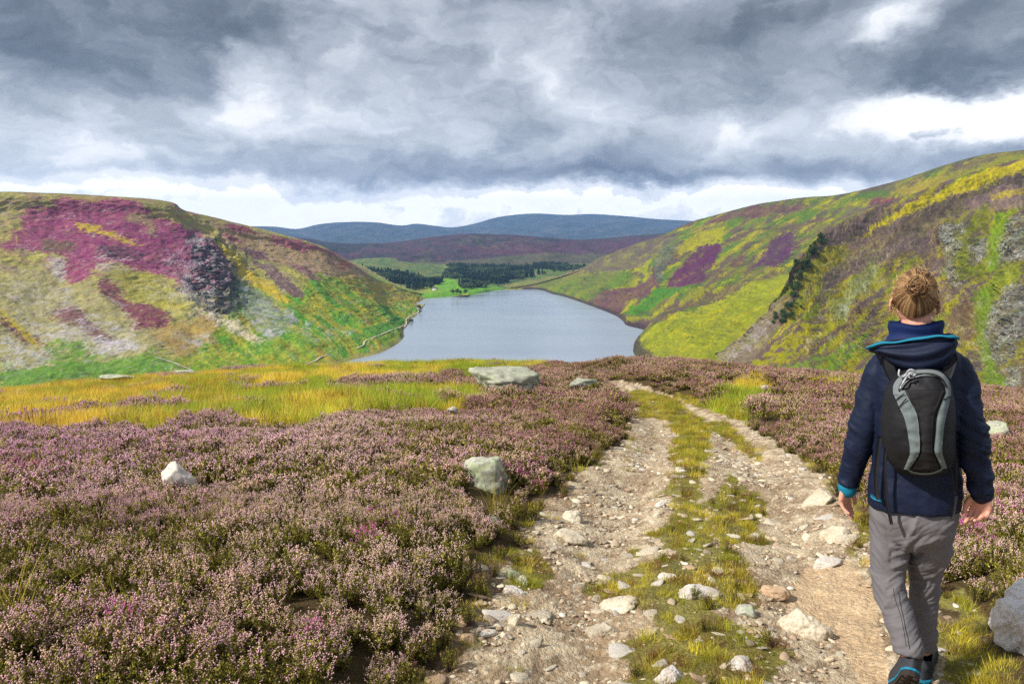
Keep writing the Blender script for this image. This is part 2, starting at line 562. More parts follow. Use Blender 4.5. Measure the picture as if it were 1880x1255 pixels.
p.poly([(0, 430), (300, 560), (560, 620), (760, 780), (900, 830), (1100, 830), (900, 1000), (0, 1080)], (158, 148, 112), 14, 0.6)
p.poly([(900, 820), (1200, 760), (1400, 900), (1400, 1040), (1150, 1060), (900, 940)], (158, 128, 78), 14, 0.75)
p.poly([(0, 400), (60, 330), (130, 260), (120, 190), (180, 140), (230, 160), (340, 130), (300, 95), (400, 65), (640, 62), (800, 110), (870, 150), (860, 200), (960, 190), (1060, 250), (1200, 330), (1290, 420), (1330, 520), (1300, 600), (1100, 640), (1020, 560), (940, 520), (800, 500), (700, 470), (560, 480), (540, 520), (480, 560), (410, 580), (370, 540), (380, 420), (250, 400), (130, 400), (60, 410)], (138, 62, 104), 8, 0.95)
p.poly([(250, 200), (700, 200), (1050, 300), (1200, 450), (900, 480), (400, 420), (150, 330)], (112, 52, 92), 20, 0.6, thr=-0.02, sc=(30, 10))
p.poly([(0, 60), (1250, 60), (1250, 640), (0, 500)], (160, 92, 118), 20, 0.45, thr=0.16, sc=(26, 7))
p.poly([(400, 60), (640, 62), (640, 100), (500, 110), (420, 95)], (150, 135, 80), 6)
p.poly([(415, 225), (560, 250), (700, 320), (850, 360), (700, 345), (620, 310), (500, 285), (430, 250)], (192, 172, 70), 5)
p.poly([(700, 200), (880, 190), (905, 260), (870, 325), (840, 290), (850, 240), (700, 215)], (142, 132, 92), 6, 0.8)
p.poly([(230, 310), (330, 340), (440, 350), (430, 390), (250, 390)], (112, 100, 74), 8, 0.8)
p.poly([(560, 380), (760, 370), (800, 430), (640, 460), (560, 440)], (78, 62, 66), 8, 0.8)
p.poly([(300, 440), (370, 430), (380, 520), (360, 570), (290, 520)], (182, 172, 168), 3)
p.poly([(190, 410), (310, 410), (310, 430), (190, 440)], (176, 168, 90), 3)
p.poly([(700, 520), (900, 500), (1000, 560), (1060, 650), (1080, 690), (950, 710), (800, 690), (700, 600)], (160, 152, 74), 8)
p.speck([(800, 540), (1040, 580), (1060, 680), (860, 660)], (178, 178, 150), 8, 0.1)
p.poly([(560, 560), (640, 580), (760, 680), (880, 700), (1010, 760), (960, 820), (800, 840), (700, 720), (620, 660), (580, 640)], (112, 46, 76), 7)
p.speck([(560, 440), (800, 430), (720, 520), (640, 560), (560, 520)], (196, 190, 186), 8, 0.05, 4)
p.speck([(620, 620), (700, 680), (740, 740), (800, 860), (760, 860), (690, 740)], (190, 184, 182), 6, 0.0, 4)
p.poly([(280, 720), (400, 705), (460, 720), (520, 800), (600, 870), (690, 920), (640, 960), (540, 900), (440, 820), (300, 760)], (104, 60, 76), 6)
p.speck([(80, 770), (250, 790), (400, 800), (560, 740), (700, 830), (800, 900), (830, 960), (700, 1010), (520, 990), (380, 900), (200, 900)], (184, 180, 186), 14, -0.02, 7)
p.speck([(0, 860), (120, 890), (300, 960), (350, 1030), (60, 1070), (0, 1050)], (182, 180, 188), 12, -0.05, 6)
p.speck([(560, 900), (780, 910), (820, 980), (600, 1000)], (196, 192, 196), 10, -0.2, 8)
p.speck([(1000, 850), (1200, 870), (1330, 960), (1290, 1010), (1060, 980)], (174, 174, 176), 10, 0.0, 5)
p.speck([(60, 560), (420, 600), (480, 760), (100, 740)], (178, 170, 168), 12, 0.02, 5, 0.7)
p.poly([(0, 760), (100, 800), (220, 870), (280, 940), (150, 900), (0, 800)], (96, 54, 70), 4)
p.poly([(0, 715), (60, 765), (160, 835), (255, 945), (220, 935), (120, 850), (0, 755)], (176, 160, 54), 2.5)
p.poly([(0, 1060), (300, 1045), (560, 1025), (850, 1000), (1000, 1040), (1120, 1070), (1300, 1000), (1569, 930), (1569, 1400), (0, 1400)], (74, 124, 44), 8)
p.speck([(0, 1000), (1000, 960), (1400, 1000), (1200, 1100), (0, 1120)], (120, 150, 60), 10, 0.1, 8)
p.poly([(250, 920), (420, 900), (560, 990), (500, 1060), (300, 1040)], (88, 132, 44), 12, 0.85, thr=-0.1)
p.frame(400, 340, 0.3187)
p.poly([(0, 220), (300, 290), (640, 370), (820, 480), (900, 540), (560, 540), (400, 470), (100, 370), (0, 330)], (158, 132, 108), 8, 0.9)
GREEN = [(120, 560), (300, 600), (420, 640), (560, 540), (700, 540), (900, 560), (1200, 650), (1300, 600), (1100, 800), (1080, 900), (730, 1030), (400, 1100), (-300, 1150), (-200, 1000), (0, 850)]
p.poly(GREEN, (112, 142, 50), 12, 0.95)
mg = p.mask(GREEN, 12).astype(float)
p.noise((80, 134, 48), 40, 60, 11, -0.08, 0.9, mg)
p.noise((160, 150, 62), 38, 70, 9, 0.06, 0.8, mg)
p.noise((150, 118, 62), 38, 60, 12, 0.3, 0.6, mg)
p.noise((190, 184, 80), 38, 40, 6, 0.3, 0.6, mg)
p.poly([(700, 520), (1000, 590), (1190, 660), (1060, 720), (900, 690), (760, 620)], (168, 148, 74), 10, 0.8, thr=-0.1, sc=(30, 8))
p.poly([(850, 840), (1060, 760), (1080, 830), (900, 900), (800, 900)], (72, 126, 52), 5, 0.8)
p.poly([(860, 530), (1060, 600), (1200, 650), (1200, 635), (1050, 590), (880, 510)], (120, 150, 60), 2)
p.poly([(10, 225), (150, 235), (240, 285), (120, 280)], (136, 60, 88), 4)
p.poly([(20, 285), (100, 305), (150, 340), (60, 330)], (130, 66, 88), 4)
p.poly([(310, 295), (420, 315), (520, 345), (660, 385), (700, 420), (560, 400), (420, 380), (330, 350)], (152, 84, 104), 6, 0.85)
p.poly([(100, 365), (260, 390), (310, 430), (220, 430)], (96, 60, 82), 4)
p.poly([(210, 430), (330, 480), (420, 560), (500, 640), (440, 645), (330, 560), (250, 480)], (104, 74, 92), 5, 0.85)
p.poly([(400, 455), (520, 490), (600, 575), (540, 570), (450, 500)], (122, 80, 96), 5, 0.8)
p.poly([(0, 350), (100, 400), (200, 500), (340, 580), (430, 690), (320, 640), (130, 520), (40, 430)], (202, 178, 76), 5)
p.poly([(620, 430), (760, 450), (800, 500), (720, 500)], (168, 96, 92), 6, 0.6)
p.poly([(120, 560), (250, 600), (330, 690), (450, 770), (430, 830), (340, 900), (250, 850), (170, 740)], (122, 134, 96), 8, 0.7)
p.speck([(120, 560), (260, 600), (340, 690), (460, 770), (440, 840), (330, 910), (240, 850), (160, 740)], (170, 168, 176), 8, -0.1, 4)
p.speck([(500, 800), (800, 860), (760, 920), (560, 940), (440, 900)], (176, 178, 180), 10, 0.16, 4)
p.poly([(20, 770), (120, 800), (310, 925), (240, 935), (60, 850)], (198, 184, 160), 4, 0.8, thr=-0.1, sc=(18, 4))
p.speck([(0, 560), (200, 600), (440, 760), (420, 800), (100, 700)], (56, 66, 54), 8, 0.2, 6)
p.frame(0, 340, 0.3187)
CR = [(1100, 290), (1220, 340), (1300, 430), (1380, 560), (1390, 700), (1300, 770), (1180, 740), (1060, 650), (1040, 560), (1100, 450)]
p.poly(CR, (98, 88, 92), 12, 0.85, thr=-0.12, sc=(12, 10))
p.speck([(880, 380), (1100, 280), (1330, 420), (1440, 640), (1420, 800), (1180, 800), (900, 640)], (70, 64, 66), 16, 0.12, 6, 0.7)
p.speck([(880, 420), (1100, 300), (1330, 420), (1460, 640), (1420, 800), (1180, 800), (900, 640)], (178, 176, 172), 16, 0.24, 4, 0.7)
p.speck(CR, (40, 42, 44), 6, -0.05, 6, 0.85)
p.speck(CR, (172, 170, 170), 6, 0.16, 3.6)
p.speck([(960, 430), (1120, 300), (1240, 340), (1200, 640), (1050, 640)], (182, 172, 176), 8, 0.2, 3)
p.poly([(1320, 520), (1385, 560), (1392, 700), (1370, 770), (1310, 740)], (46, 54, 42), 5, 0.7)  # shade on the crag's right side, painted into the hill colour
p.poly([(1090, 700), (1300, 790), (1500, 900), (1560, 940), (1420, 900), (1180, 780)], (206, 194, 172), 7, 0.75, thr=-0.05, sc=(16, 4))
p.poly([(1090, 680), (900, 710), (1000, 730), (1100, 720)], (188, 176, 80), 4, 0.7)
p.frame(0, 0, 1)
p.speck([(-300, 350), (800, 350), (800, 720), (-300, 760)], (176, 174, 166), 0, 0.34, 3.4, 0.6)
p.speck([(-300, 350), (800, 350), (800, 720), (-300, 760)], (58, 66, 44), 0, 0.36, 4.5, 0.7)
skyl = sstep(0.965, 0.99, VL) * (1 - sstep(1.2, 1.6, VL)) * (pxL < 430)
p.put(skyl, (112, 106, 66), 0.6)
gy = np.exp(-((pyL - 400) / 60.0) ** 2)
shore = (SL[..., 2] < ZW + 2.2) & (pxL > 600)
p.put(shore.astype(float), (150, 138, 92), 0.7)
set_col(meL, p.finish(0.98, 1.16))
M_HILL = terrain_mat('moorland', 0.16, 0.34, 0.8, 3.0)
hl = tag(obj('hillside', meL, M_HILL), 'heather covered hillside rising on the left of the loch', kind='structure')

# ---- right far hill ----------------------------------------------------------
toeR = [(900, 535, ZT), (935, 533.5, ZT), (985, 533, ZT), (1012, 541, ZT), (1040, 548, ZT), (1100, 570, ZT), (1128, 582, ZT), (1142, 592, ZT), (1150, 601, ZT), (1183, 611, ZT), (1168, 624, ZT), (1160, 640, ZT), (1165, 662, ZT),
        (1230, 700, ZT), (1400, 700, ZT), (1620, 700, ZT), (1900, 700, ZT), (2200, 700, ZT)]
crestR = [(940, 527, 1650), (985, 520, 1700), (1054, 500, 1820), (1082, 488, 1850), (1108, 472, 1900), (1169, 448, 1900), (1210, 436, 1880), (1255, 414, 1860), (1290, 401, 1830), (1340, 388, 1780), (1400, 374, 1720), (1470, 364, 1660), (1550, 357, 1600),
          (1658, 330, 1500), (1778, 292, 1430), (1880, 276, 1380), (2060, 262, 1350), (2400, 240, 1300)]
GR = hill_grid(toeR, crestR, 9, 0, 1.1)
def dispR(S, px, py, U, V):
    x, y = S[..., 0], S[..., 1]
    vis = sstep(0.03, 0.2, V) * (1 - sstep(0.985, 1.06, V) * 0.85) * sstep(0.06, 0.22, U)
    n = ridged((x * 0.8 + y * 0.55) / 210, (y * 0.8 - x * 0.55) / 520, 5, 33) * 18 + fbm(x / 70, y / 80, 5, 38, 0.55) * 9
    n2 = ridged(x / 22, S[..., 2] / 14 + y / 40, 4, 41, 0.6) * 2.4
    rock = np.exp(-(((px - 1225) / 40) ** 2 + ((py - 485) / 36) ** 2))
    S[..., 0] -= (rock * 24 + n2) * vis
    S[..., 2] += (n * 0.5 + n2 * 0.4) * vis * (1 - 0.8 * sstep(0.9, 1.0, V))
    return S
meR, SR, pxR, pyR, UR, VR = hill_mesh('hillside', GR, 860, 360, disp=dispR)
p = Paint(pxR, pyR, (126, 128, 62), 15)
p.frame(850, 340, 0.3187)
p.noise((158, 154, 62), -32, 60, 12, 0.04, 0.75)
p.noise((122, 104, 84), -30, 90, 22, 0.08, 0.7)
p.noise((84, 122, 50), -32, 60, 14, 0.0, 0.8)
p.noise((104, 84, 84), -34, 70, 12, 0.0, 0.8)
p.noise((190, 180, 62), -30, 50, 7, 0.22, 0.7)
p.poly([(200, 560), (420, 520), (700, 470), (860, 430), (900, 520), (640, 560), (400, 600)], (140, 128, 84), 6, 0.8)
p.poly([(400, 560), (700, 510), (900, 490), (1000, 560), (700, 660), (450, 600)], (116, 136, 58), 8, 0.7)
p.poly([(640, 490), (870, 375), (1000, 345), (1150, 290), (1260, 295), (1200, 400), (1050, 500), (800, 520)], (112, 100, 92), 8, 0.9)
p.speck([(640, 490), (870, 375), (1260, 300), (1180, 440), (1000, 500), (800, 520)], (140, 136, 76), 8, 0.05, 10)
p.poly([(750, 680), (900, 600), (1100, 540), (1200, 470), (1160, 590), (1060, 650), (950, 690), (900, 745), (800, 720)], (112, 76, 86), 6, 0.9)
p.poly([(1000, 520), (1130, 440), (1180, 430), (1080, 520)], (164, 168, 58), 5, 0.8)
p.poly([(1190, 600), (1270, 500), (1370, 370), (1490, 355), (1460, 450), (1400, 520), (1400, 580), (1300, 600)], (98, 48, 86), 5, 0.95)
p.poly([(1150, 540), (1190, 400), (1270, 340), (1250, 440), (1180, 570)], (112, 118, 102), 5, 0.8)
p.speck([(1150, 540), (1190, 400), (1290, 330), (1270, 440), (1180, 580)], (60, 62, 58), 5, 0.05, 5)
p.poly([(930, 740), (1130, 620), (1320, 600), (1220, 660), (1000, 750)], (78, 138, 44), 6, 0.9)
p.poly([(900, 755), (1080, 760), (1180, 690), (1100, 790), (940, 800)], (168, 168, 56), 5, 0.8)
p.poly([(1280, 330), (1400, 275), (1500, 270), (1520, 350), (1380, 360), (1280, 440)], (172, 168, 50), 8, 0.8)
p.poly([(960, 1060), (990, 940), (1040, 860), (1300, 740), (1580, 620), (1900, 520), (1900, 900), (1500, 1060)], (162, 168, 62), 7, 0.9)
my = p.mask([(960, 1060), (990, 940), (1040, 860), (1300, 740), (1580, 620), (1900, 520), (1900, 900), (1500, 1060)], 7).astype(float)
p.noise((142, 150, 52), -25, 80, 7, 0.04, 0.8, my)
p.noise((196, 188, 66), -25, 60, 6, 0.14, 0.7, my)
p.poly([(1040, 800), (1200, 700), (1300, 680), (1569, 600), (1569, 640), (1300, 720), (1150, 810)], (110, 88, 82), 5, 0.8)
p.poly([(895, 830), (930, 790), (1060, 770), (1090, 790), (1020, 840)], (108, 80, 90), 3, 0.9)
p.frame(1300, 240, 0.3984)
p.poly([(210, 655), (270, 560), (320, 500), (395, 485), (415, 550), (350, 635), (280, 650)], (92, 54, 92), 5, 0.95)
p.poly([(-40, 620), (0, 540), (60, 550), (40, 610)], (96, 52, 86), 4)
p.poly([(80, 650), (150, 580), (190, 600), (130, 660)], (104, 70, 82), 4, 0.8)
p.poly([(-60, 450), (60, 400), (210, 350), (460, 345), (440, 370), (160, 420), (0, 440)], (108, 72, 84), 5, 0.85)
p.poly([(380, 460), (450, 425), (560, 400), (500, 440), (420, 468)], (112, 84, 84), 4, 0.8)
p.poly([(740, 325), (940, 312), (830, 350), (760, 348)], (120, 58, 84), 4, 0.95)
p.poly([(640, 330), (700, 290), (820, 280), (860, 300), (700, 325)], (84, 112, 52), 5, 0.9)
p.poly([(840, 290), (1000, 240), (1120, 210), (1060, 270), (900, 310)], (166, 148, 72), 6, 0.8)
p.poly([(640, 370), (760, 350), (980, 320), (900, 380), (740, 440), (600, 460)], (118, 102, 90), 6, 0.85)
p.poly([(1000, 250), (1456, 110), (1500, 120), (1456, 150), (1100, 250)], (148, 144, 62), 6, 0.8)
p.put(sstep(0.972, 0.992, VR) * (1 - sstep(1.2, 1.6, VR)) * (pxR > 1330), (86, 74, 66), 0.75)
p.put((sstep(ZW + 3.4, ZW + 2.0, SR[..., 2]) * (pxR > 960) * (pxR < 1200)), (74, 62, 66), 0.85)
p.frame(0, 0, 1)
p.speck([(960, 260), (2000, 260), (2000, 720), (960, 720)], (60, 66, 44), 0, 0.34, 4.5, 0.7)
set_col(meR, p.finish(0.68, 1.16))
hr = tag(obj('hillside', meR, M_HILL), 'yellow green and purple hillside on the right shore of the loch', kind='structure')

# ---- right near hill ---------------------------------------------------------
ZN = ZW + 1.0
toeN = [(1290, 668, ZN), (1310, 690, ZN), (1330, 700, ZN), (1370, 715, ZN), (1420, 730, ZN), (1500, 745, ZN), (1600, 760, ZN), (1720, 775, ZN), (1860, 790, ZN), (2100, 800, ZN), (2500, 800, ZN)]
crestN = [(1305, 652, 700), (1345, 628, 690), (1384, 598, 670), (1420, 556, 650), (1448, 510, 660), (1474, 462, 690), (1540, 407, 760), (1660, 362, 820), (1880, 292, 900), (2150, 275, 950), (2600, 250, 1000)]
GN = hill_grid(toeN, crestN, 9, 8, 1.0, back=((60, -14), (300, -80), (500, -130)))
def crags(px, py):
    k = 0
    for cx, cy, rx, ry in ((1768, 470, 30, 60), (1862, 440, 26, 50), (1850, 590, 36, 90), (1700, 620, 14, 26), (1835, 520, 18, 40), (1600, 590, 26, 50), (1745, 430, 20, 26)):
        k = np.maximum(k, np.exp(-(((px - cx) / rx) ** 2 + ((py - cy) / ry) ** 2)))
    return k
def dispN(S, px, py, U, V):
    x, y, z = S[..., 0].copy(), S[..., 1].copy(), S[..., 2].copy()
    vis = sstep(0.03, 0.15, V) * (1 - sstep(0.99, 1.1, V) * 0.9)
    g = ridged((x * 0.7 - z * 0.75) / 46, (z * 0.7 + x * 0.75) / 260 + y / 500, 5, 63, 0.55)
    n = fbm(x / 36, y / 40 + z / 36, 6, 68, 0.56)
    k = crags(px, py)
    r = ridged(x / 9, z / 15, 5, 71, 0.62)
    edge = np.exp(-((V - 0.93) / 0.08) ** 2) * (px < 1530)
    push = g * 9 + n * 6 + k * 10 + r * (1.8 + 11 * k + 3.5 * edge) + 5 * k * np.round(2.5 * fbm(x / 14, z / 22, 3, 79)) / 2
    damp = 1 - 0.7 * sstep(0.93, 1.0, V)
    S[..., 0] -= push * 0.75 * vis * damp
    S[..., 1] -= push * 0.65 * vis
    S[..., 2] += (n * 4 + r * 0.8) * vis * damp
    return S
meN, SN, pxN, pyN, UN, VN = hill_mesh('hillside', GN, 900, 460, disp=dispN)
p = Paint(pxN, pyN, (106, 90, 76), 25)
p.frame(1300, 240, 0.3984)
p.noise((150, 142, 46), -40, 90, 20, -0.02, 0.9)
p.noise((104, 88, 88), -42, 100, 14, 0.0, 0.85)
p.noise((120, 132, 40), -40, 70, 16, 0.16, 0.8)
p.noise((86, 74, 64), -42, 60, 10, 0.2, 0.6)
p.noise((180, 170, 60), -38, 60, 6, 0.28, 0.7)
p.poly([(560, 470), (640, 400), (760, 360), (1000, 320), (1200, 260), (1456, 170), (1456, 120), (1700, 60), (1700, 400), (1456, 260), (1100, 420), (850, 600), (640, 680), (560, 700)], (114, 98, 92), 12, 0.8)
p.poly([(690, 495), (900, 400), (1150, 295), (1456, 190), (1600, 150), (1600, 90), (1456, 125), (1250, 195), (1080, 265), (900, 355)], (190, 176, 44), 7, 0.95)
p.noise((142, 136, 42), -28, 70, 6, 0.1, 0.7, p.mask([(690, 495), (900, 400), (1150, 295), (1456, 190), (1456, 125), (1080, 265), (900, 355)], 7).astype(float))
p.poly([(900, 420), (1200, 290), (1456, 210), (1456, 260), (1250, 340), (1000, 440), (800, 560)], (78, 70, 52), 9, 0.6)
p.poly([(1180, 330), (1300, 280), (1456, 240), (1500, 360), (1360, 370), (1220, 380)], (136, 116, 112), 8, 0.8)
p.poly([(1300, 300), (1456, 270), (1456, 300), (1320, 320)], (184, 168, 66), 5, 0.8)
p.poly([(540, 560), (660, 520), (660, 570), (600, 620), (520, 700), (440, 760), (400, 700), (470, 600)], (146, 138, 40), 8, 0.8)
p.speck([(440, 540), (660, 520), (620, 680), (400, 780), (380, 700)], (62, 78, 30), 8, 0.06, 6)
p.poly([(1110, 480), (1200, 360), (1300, 340), (1280, 440), (1340, 520), (1330, 640), (1180, 700), (1120, 600)], (128, 136, 34), 9, 0.8, thr=-0.08, sc=(16, 22))
p.poly([(1320, 400), (1400, 370), (1380, 500), (1360, 640), (1300, 660)], (120, 146, 34), 6, 0.9)
p.poly([(200, 1070), (430, 900), (640, 760), (820, 620), (840, 700), (620, 900), (400, 1040), (260, 1110)], (146, 142, 48), 12, 0.8, thr=-0.02, sc=(40, 10))
p.poly([(560, 800), (760, 600), (800, 640), (700, 780), (640, 880), (600, 860)], (128, 132, 76), 8, 0.85)
p.poly([(300, 1100), (600, 1020), (800, 900), (700, 1040), (560, 1130), (320, 1140)], (108, 138, 44), 10, 0.8, thr=-0.05)
p.poly([(1280, 700), (1456, 600), (1456, 720), (1340, 800), (1260, 900), (1200, 900)], (140, 148, 40), 9, 0.85)
p.poly([(1080, 860), (1240, 760), (1300, 800), (1300, 960), (1160, 960)], (118, 96, 70), 9, 0.8)
p.poly([(1240, 760), (1340, 700), (1320, 900), (1340, 1060), (1400, 1180), (1300, 1200), (1260, 1000)], (106, 132, 26), 6, 0.85)
p.poly([(0, 1060), (200, 920), (330, 790), (360, 760), (340, 900), (200, 1060), (60, 1110)], (128, 118, 100), 6, 0.75)
p.speck([(0, 1040), (140, 930), (300, 860), (260, 980), (60, 1100)], (166, 158, 158), 6, 0.05, 4, 0.7)
for pl in ([(1070, 440), (1180, 420), (1210, 470), (1170, 600), (1200, 720), (1120, 700), (1110, 560)], [(1360, 500), (1400, 410), (1480, 380), (1480, 600), (1350, 600)],
           [(1310, 830), (1400, 700), (1480, 700), (1480, 920), (1400, 1080), (1350, 1080), (1300, 940)], [(1230, 490), (1300, 500), (1290, 600), (1230, 620)],
           [(1390, 1080), (1450, 1060), (1450, 1180), (1400, 1180)]):
    p.poly(pl, (112, 104, 86), 8, 0.7)
    p.speck(pl, (56, 56, 46), 8, 0.0, 5)
    p.speck(pl, (168, 170, 162), 8, 0.06, 4)
    p.speck(pl, (205, 204, 196), 8, 0.24, 3)
p.speck([(900, 900), (1456, 900), (1456, 1200), (900, 1200)], (184, 182, 150), 10, 0.28, 3)
p.speck([(420, 560), (1100, 500), (1456, 640), (1300, 1100), (500, 1000)], (176, 172, 142), 10, 0.36, 3, 0.8)
p.speck([(560, 880), (660, 730), (780, 620), (760, 700), (640, 860)], (172, 178, 160), 5, 0.05, 4)
p.speck([(440, 1010), (560, 900), (540, 930), (460, 1030)], (196, 184, 150), 3, -0.1, 6)
set_col(meN, p.finish(0.84, 1.2))
M_NEAR = terrain_mat('craggy moorland', 0.35, 0.34, 0.9, 1.6)
hn = tag(obj('hillside', meN, M_NEAR), 'craggy near hillside with bracken and grey outcrops on the right', kind='structure')

# ---- valley floor, moor and far hills ----------------------------------------
toeV = [(300, 575, ZT), (700, 556, ZT), (790, 549.5, ZT), (830, 546.5, ZT), (850, 546.5, ZT), (880, 540.5, ZT), (910, 535, ZT), (935, 532.5, ZT), (960, 531.5, ZT), (1000, 532, ZT), (1100, 532, ZT), (1500, 532, ZT)]
crestV = [(420, 492, 2620), (640, 490, 2640), (760, 490, 2640), (800, 490, 2640), (840, 490, 2640), (880, 490, 2640), (920, 490, 2640), (950, 490, 2640), (990, 489, 2660), (1060, 488, 2700), (1150, 488, 2700), (1500, 488, 2700)]
GV = hill_grid(toeV, crestV, 6, 0, 1.6, back=((250, 2), (900, 4), (2500, 8)), skirt=3)
def dispV(S, px, py, U, V):
    S[..., 2] += sstep(0.02, 0.1, V) * (2.0 + fbm(S[..., 0] / 140, S[..., 1] / 200, 4, 77) * 5 + 14 * np.exp(-((px - 700) / 70) ** 2) * sstep(0.2, 0.8, V))
    return S
meV, SV, pxV, pyV, UV_, VV = hill_mesh('valley_floor', GV, 420, 200, disp=dispV)
p = Paint(pxV, pyV, (96, 118, 62), 35)
p.n1 *= 0.4; p.n2 *= 0.4
p.frame(850, 340, 0.3187)
p.noise((134, 132, 80), 0, 40, 3, 0.0, 0.8)
p.noise((72, 92, 58), 0, 30, 3, 0.1, 0.8)
p.poly([(-300, 690), (-180, 560), (-70, 540), (-20, 570), (0, 600), (180, 580), (260, 600), (0, 700), (-300, 720)], (116, 170, 52), 3, 0.95)
p.poly([(-120, 470), (160, 450), (400, 450), (560, 470), (520, 500), (300, 490), (100, 500), (-100, 500)], (118, 146, 72), 3, 0.9)
p.poly([(540, 430), (800, 420), (700, 460), (560, 470)], (150, 160, 84), 3, 0.8)
p.poly([(-180, 560), (-130, 610), (-280, 640), (-300, 610)], (158, 160, 80), 3, 0.7)
p.poly([(200, 580), (420, 545), (700, 500), (700, 560), (350, 600)], (140, 140, 78), 3, 0.8)
set_col(meV, p.finish(0.8))
vf = tag(obj('valley_floor', meV, M_HILL), kind='structure')

crestM = [(150, 425, 4300), (420, 428, 4300), (540, 436, 4300), (620, 447, 4200), (700, 447, 4100), (760, 440, 4000), (830, 432, 3900), (900, 430, 3900), (1000, 436, 4000), (1060, 441, 4200), (1130, 437, 4500), (1200, 430, 4700), (1300, 428, 4700), (1500, 430, 4700)]
toeM = [(x, 494, -118.0) for x, _, _ in crestM]
GM = hill_grid(toeM, crestM, 6, 4, 1.0, back=((400, -20), (1200, -90), (2500, -150)), skirt=10)
def dispM(S, px, py, U, V):
    vis = sstep(0.05, 0.3, V)
    x, y = S[..., 0], S[..., 1]
    S[..., 2] += (ridged(x / 420, y / 700, 6, 81) * 26 + fbm(x / 200, y / 260, 5, 85) * 16) * vis * (1 - 0.8 * sstep(0.8, 1.0, V))
    return S
meM, SM, pxM, pyM, UM, VM = hill_mesh('moor_hill', GM, 520, 200, disp=dispM)
p = Paint(pxM, pyM, (88, 66, 78), 45)
p.n1 *= 0.5; p.n2 *= 0.5
p.frame(0, 0, 1)
p.noise((60, 58, 60), -8, 50, 7, -0.05, 0.8)
p.noise((84, 92, 70), 5, 50, 5, 0.12, 0.5)
p.noise((112, 68, 86), 5, 60, 5, 0.16, 0.6)
p.poly([(820, 462), (1000, 448), (1150, 440), (1300, 436), (1300, 470), (1000, 480)], (108, 66, 80), 5, 0.6)
p.poly([(760, 500), (760, 482), (900, 478), (1150, 468), (1300, 478), (1300, 500)], (112, 112, 74), 4, 0.7)
p.poly([(400, 430), (620, 440), (700, 452), (640, 470), (400, 450)], (52, 56, 58), 4, 0.8)
p.speck([(840, 435), (1000, 440), (1000, 470), (840, 460)], (112, 108, 84), 4, 0.1, 8)
set_col(meM, p.finish(0.62))
mh = tag(obj('moor_hill', meM, M_HILL), kind='structure')

crestF = [(0, 405, 10000), (250, 408, 10000), (430, 415, 10000), (500, 416, 10000), (545, 420, 10000), (585, 412, 10000), (630, 408, 10000), (690, 408.5, 10000), (735, 414, 10100), (765, 411, 10300), (800, 415, 10500), (830, 417.5, 10800),
          (870, 411, 11000), (905, 401, 11200), (940, 395, 11300), (985, 392, 11400), (1040, 394.5, 11400), (1090, 393, 11300), (1150, 397, 11000), (1200, 402, 10800), (1260, 405, 10600), (1330, 408, 10500), (1500, 408, 10500), (1900, 410, 10500)]
toeF = [(x, 447, 7600) for x, _, _ in crestF]
T_ = np.array([[x, y, P(x, y, d)[2]] for x, y, d in toeF])
GF = hill_grid([tuple(t) for t in T_], crestF, 6, 2, 1.0, back=((800, -60), (3000, -250), (6000, -500)), skirt=200)
def dispF(S, px, py, U, V):
    x, y = S[..., 0], S[..., 1]
    S[..., 2] += (ridged(x / 900, y / 1500, 6, 91) * 42 + fbm(x / 500, y / 600, 5, 95) * 20) * sstep(0, .2, V) * (1 - 0.93 * sstep(0.75, 1.0, V))
    return S
meF, SF, pxF, pyF, UF, VF = hill_mesh('far_hills', GF, 700, 160, disp=dispF)
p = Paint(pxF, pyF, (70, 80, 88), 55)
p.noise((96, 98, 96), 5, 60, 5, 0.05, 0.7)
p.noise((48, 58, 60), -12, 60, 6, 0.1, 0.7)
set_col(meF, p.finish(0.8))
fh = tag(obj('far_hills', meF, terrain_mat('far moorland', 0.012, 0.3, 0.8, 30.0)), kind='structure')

# ---- loch ---------------------------------------------------------------------
m, t = mat_new('loch water')
g = t.n('ShaderNodeNewGeometry')
mp = t.n('ShaderNodeMapping', ins={'Vector': g.outputs['Position'], 'Scale': (0.35, 0.9, 1)})
nA = t.n('ShaderNodeTexNoise', ins={'Vector': mp.outputs[0], 'Scale': 0.5, 'Detail': 5.0, 'Roughness': 0.6})
mp2 = t.n('ShaderNodeMapping', ins={'Vector': g.outputs['Position'], 'Scale': (0.004, 0.018, 1)})
nB = t.n('ShaderNodeTexNoise', ins={'Vector': mp2.outputs[0], 'Scale': 1.0, 'Detail': 5.0, 'Roughness': 0.6, 'Distortion': 0.6})
mr = t.n('ShaderNodeMapRange', ins={0: nB.outputs[0], 1: 0.35, 2: 0.7, 3: 0.08, 4: 0.24})
bp = t.n('ShaderNodeBump', ins={'Height': nA.outputs[0], 'Strength': 0.4, 'Distance': 0.25})
wc = t.mix(nB.outputs[0], (0.17, 0.215, 0.27), (0.32, 0.37, 0.42))  # pale sky reflection put into the water's base colour, varied in streaks
principled(t, wc, mr.outputs[0], 0.5, bp.outputs[0], IOR=1.333)
v = np.array([(-3500, -2500, ZW), (4500, -2500, ZW), (4500, 3000, ZW), (-3500, 3000, ZW)], float)
wt = tag(obj('water', np_mesh('water', v, np.array([[0, 1, 2, 3]]), False), m), kind='structure')
# the land under everything, out to the horizon
v = np.array([(-22000, -9000, -160), (22000, -9000, -160), (22000, 24000, -160), (-22000, 24000, -160)], float)
bd = tag(obj('terrain', np_mesh('terrain', v, np.array([[0, 1, 2, 3]]), False), plain_mat('rough land', (0.08, 0.09, 0.04), 0.9, 0.1, 0.02, 0.3, 0.2, 5.0)), kind='structure')

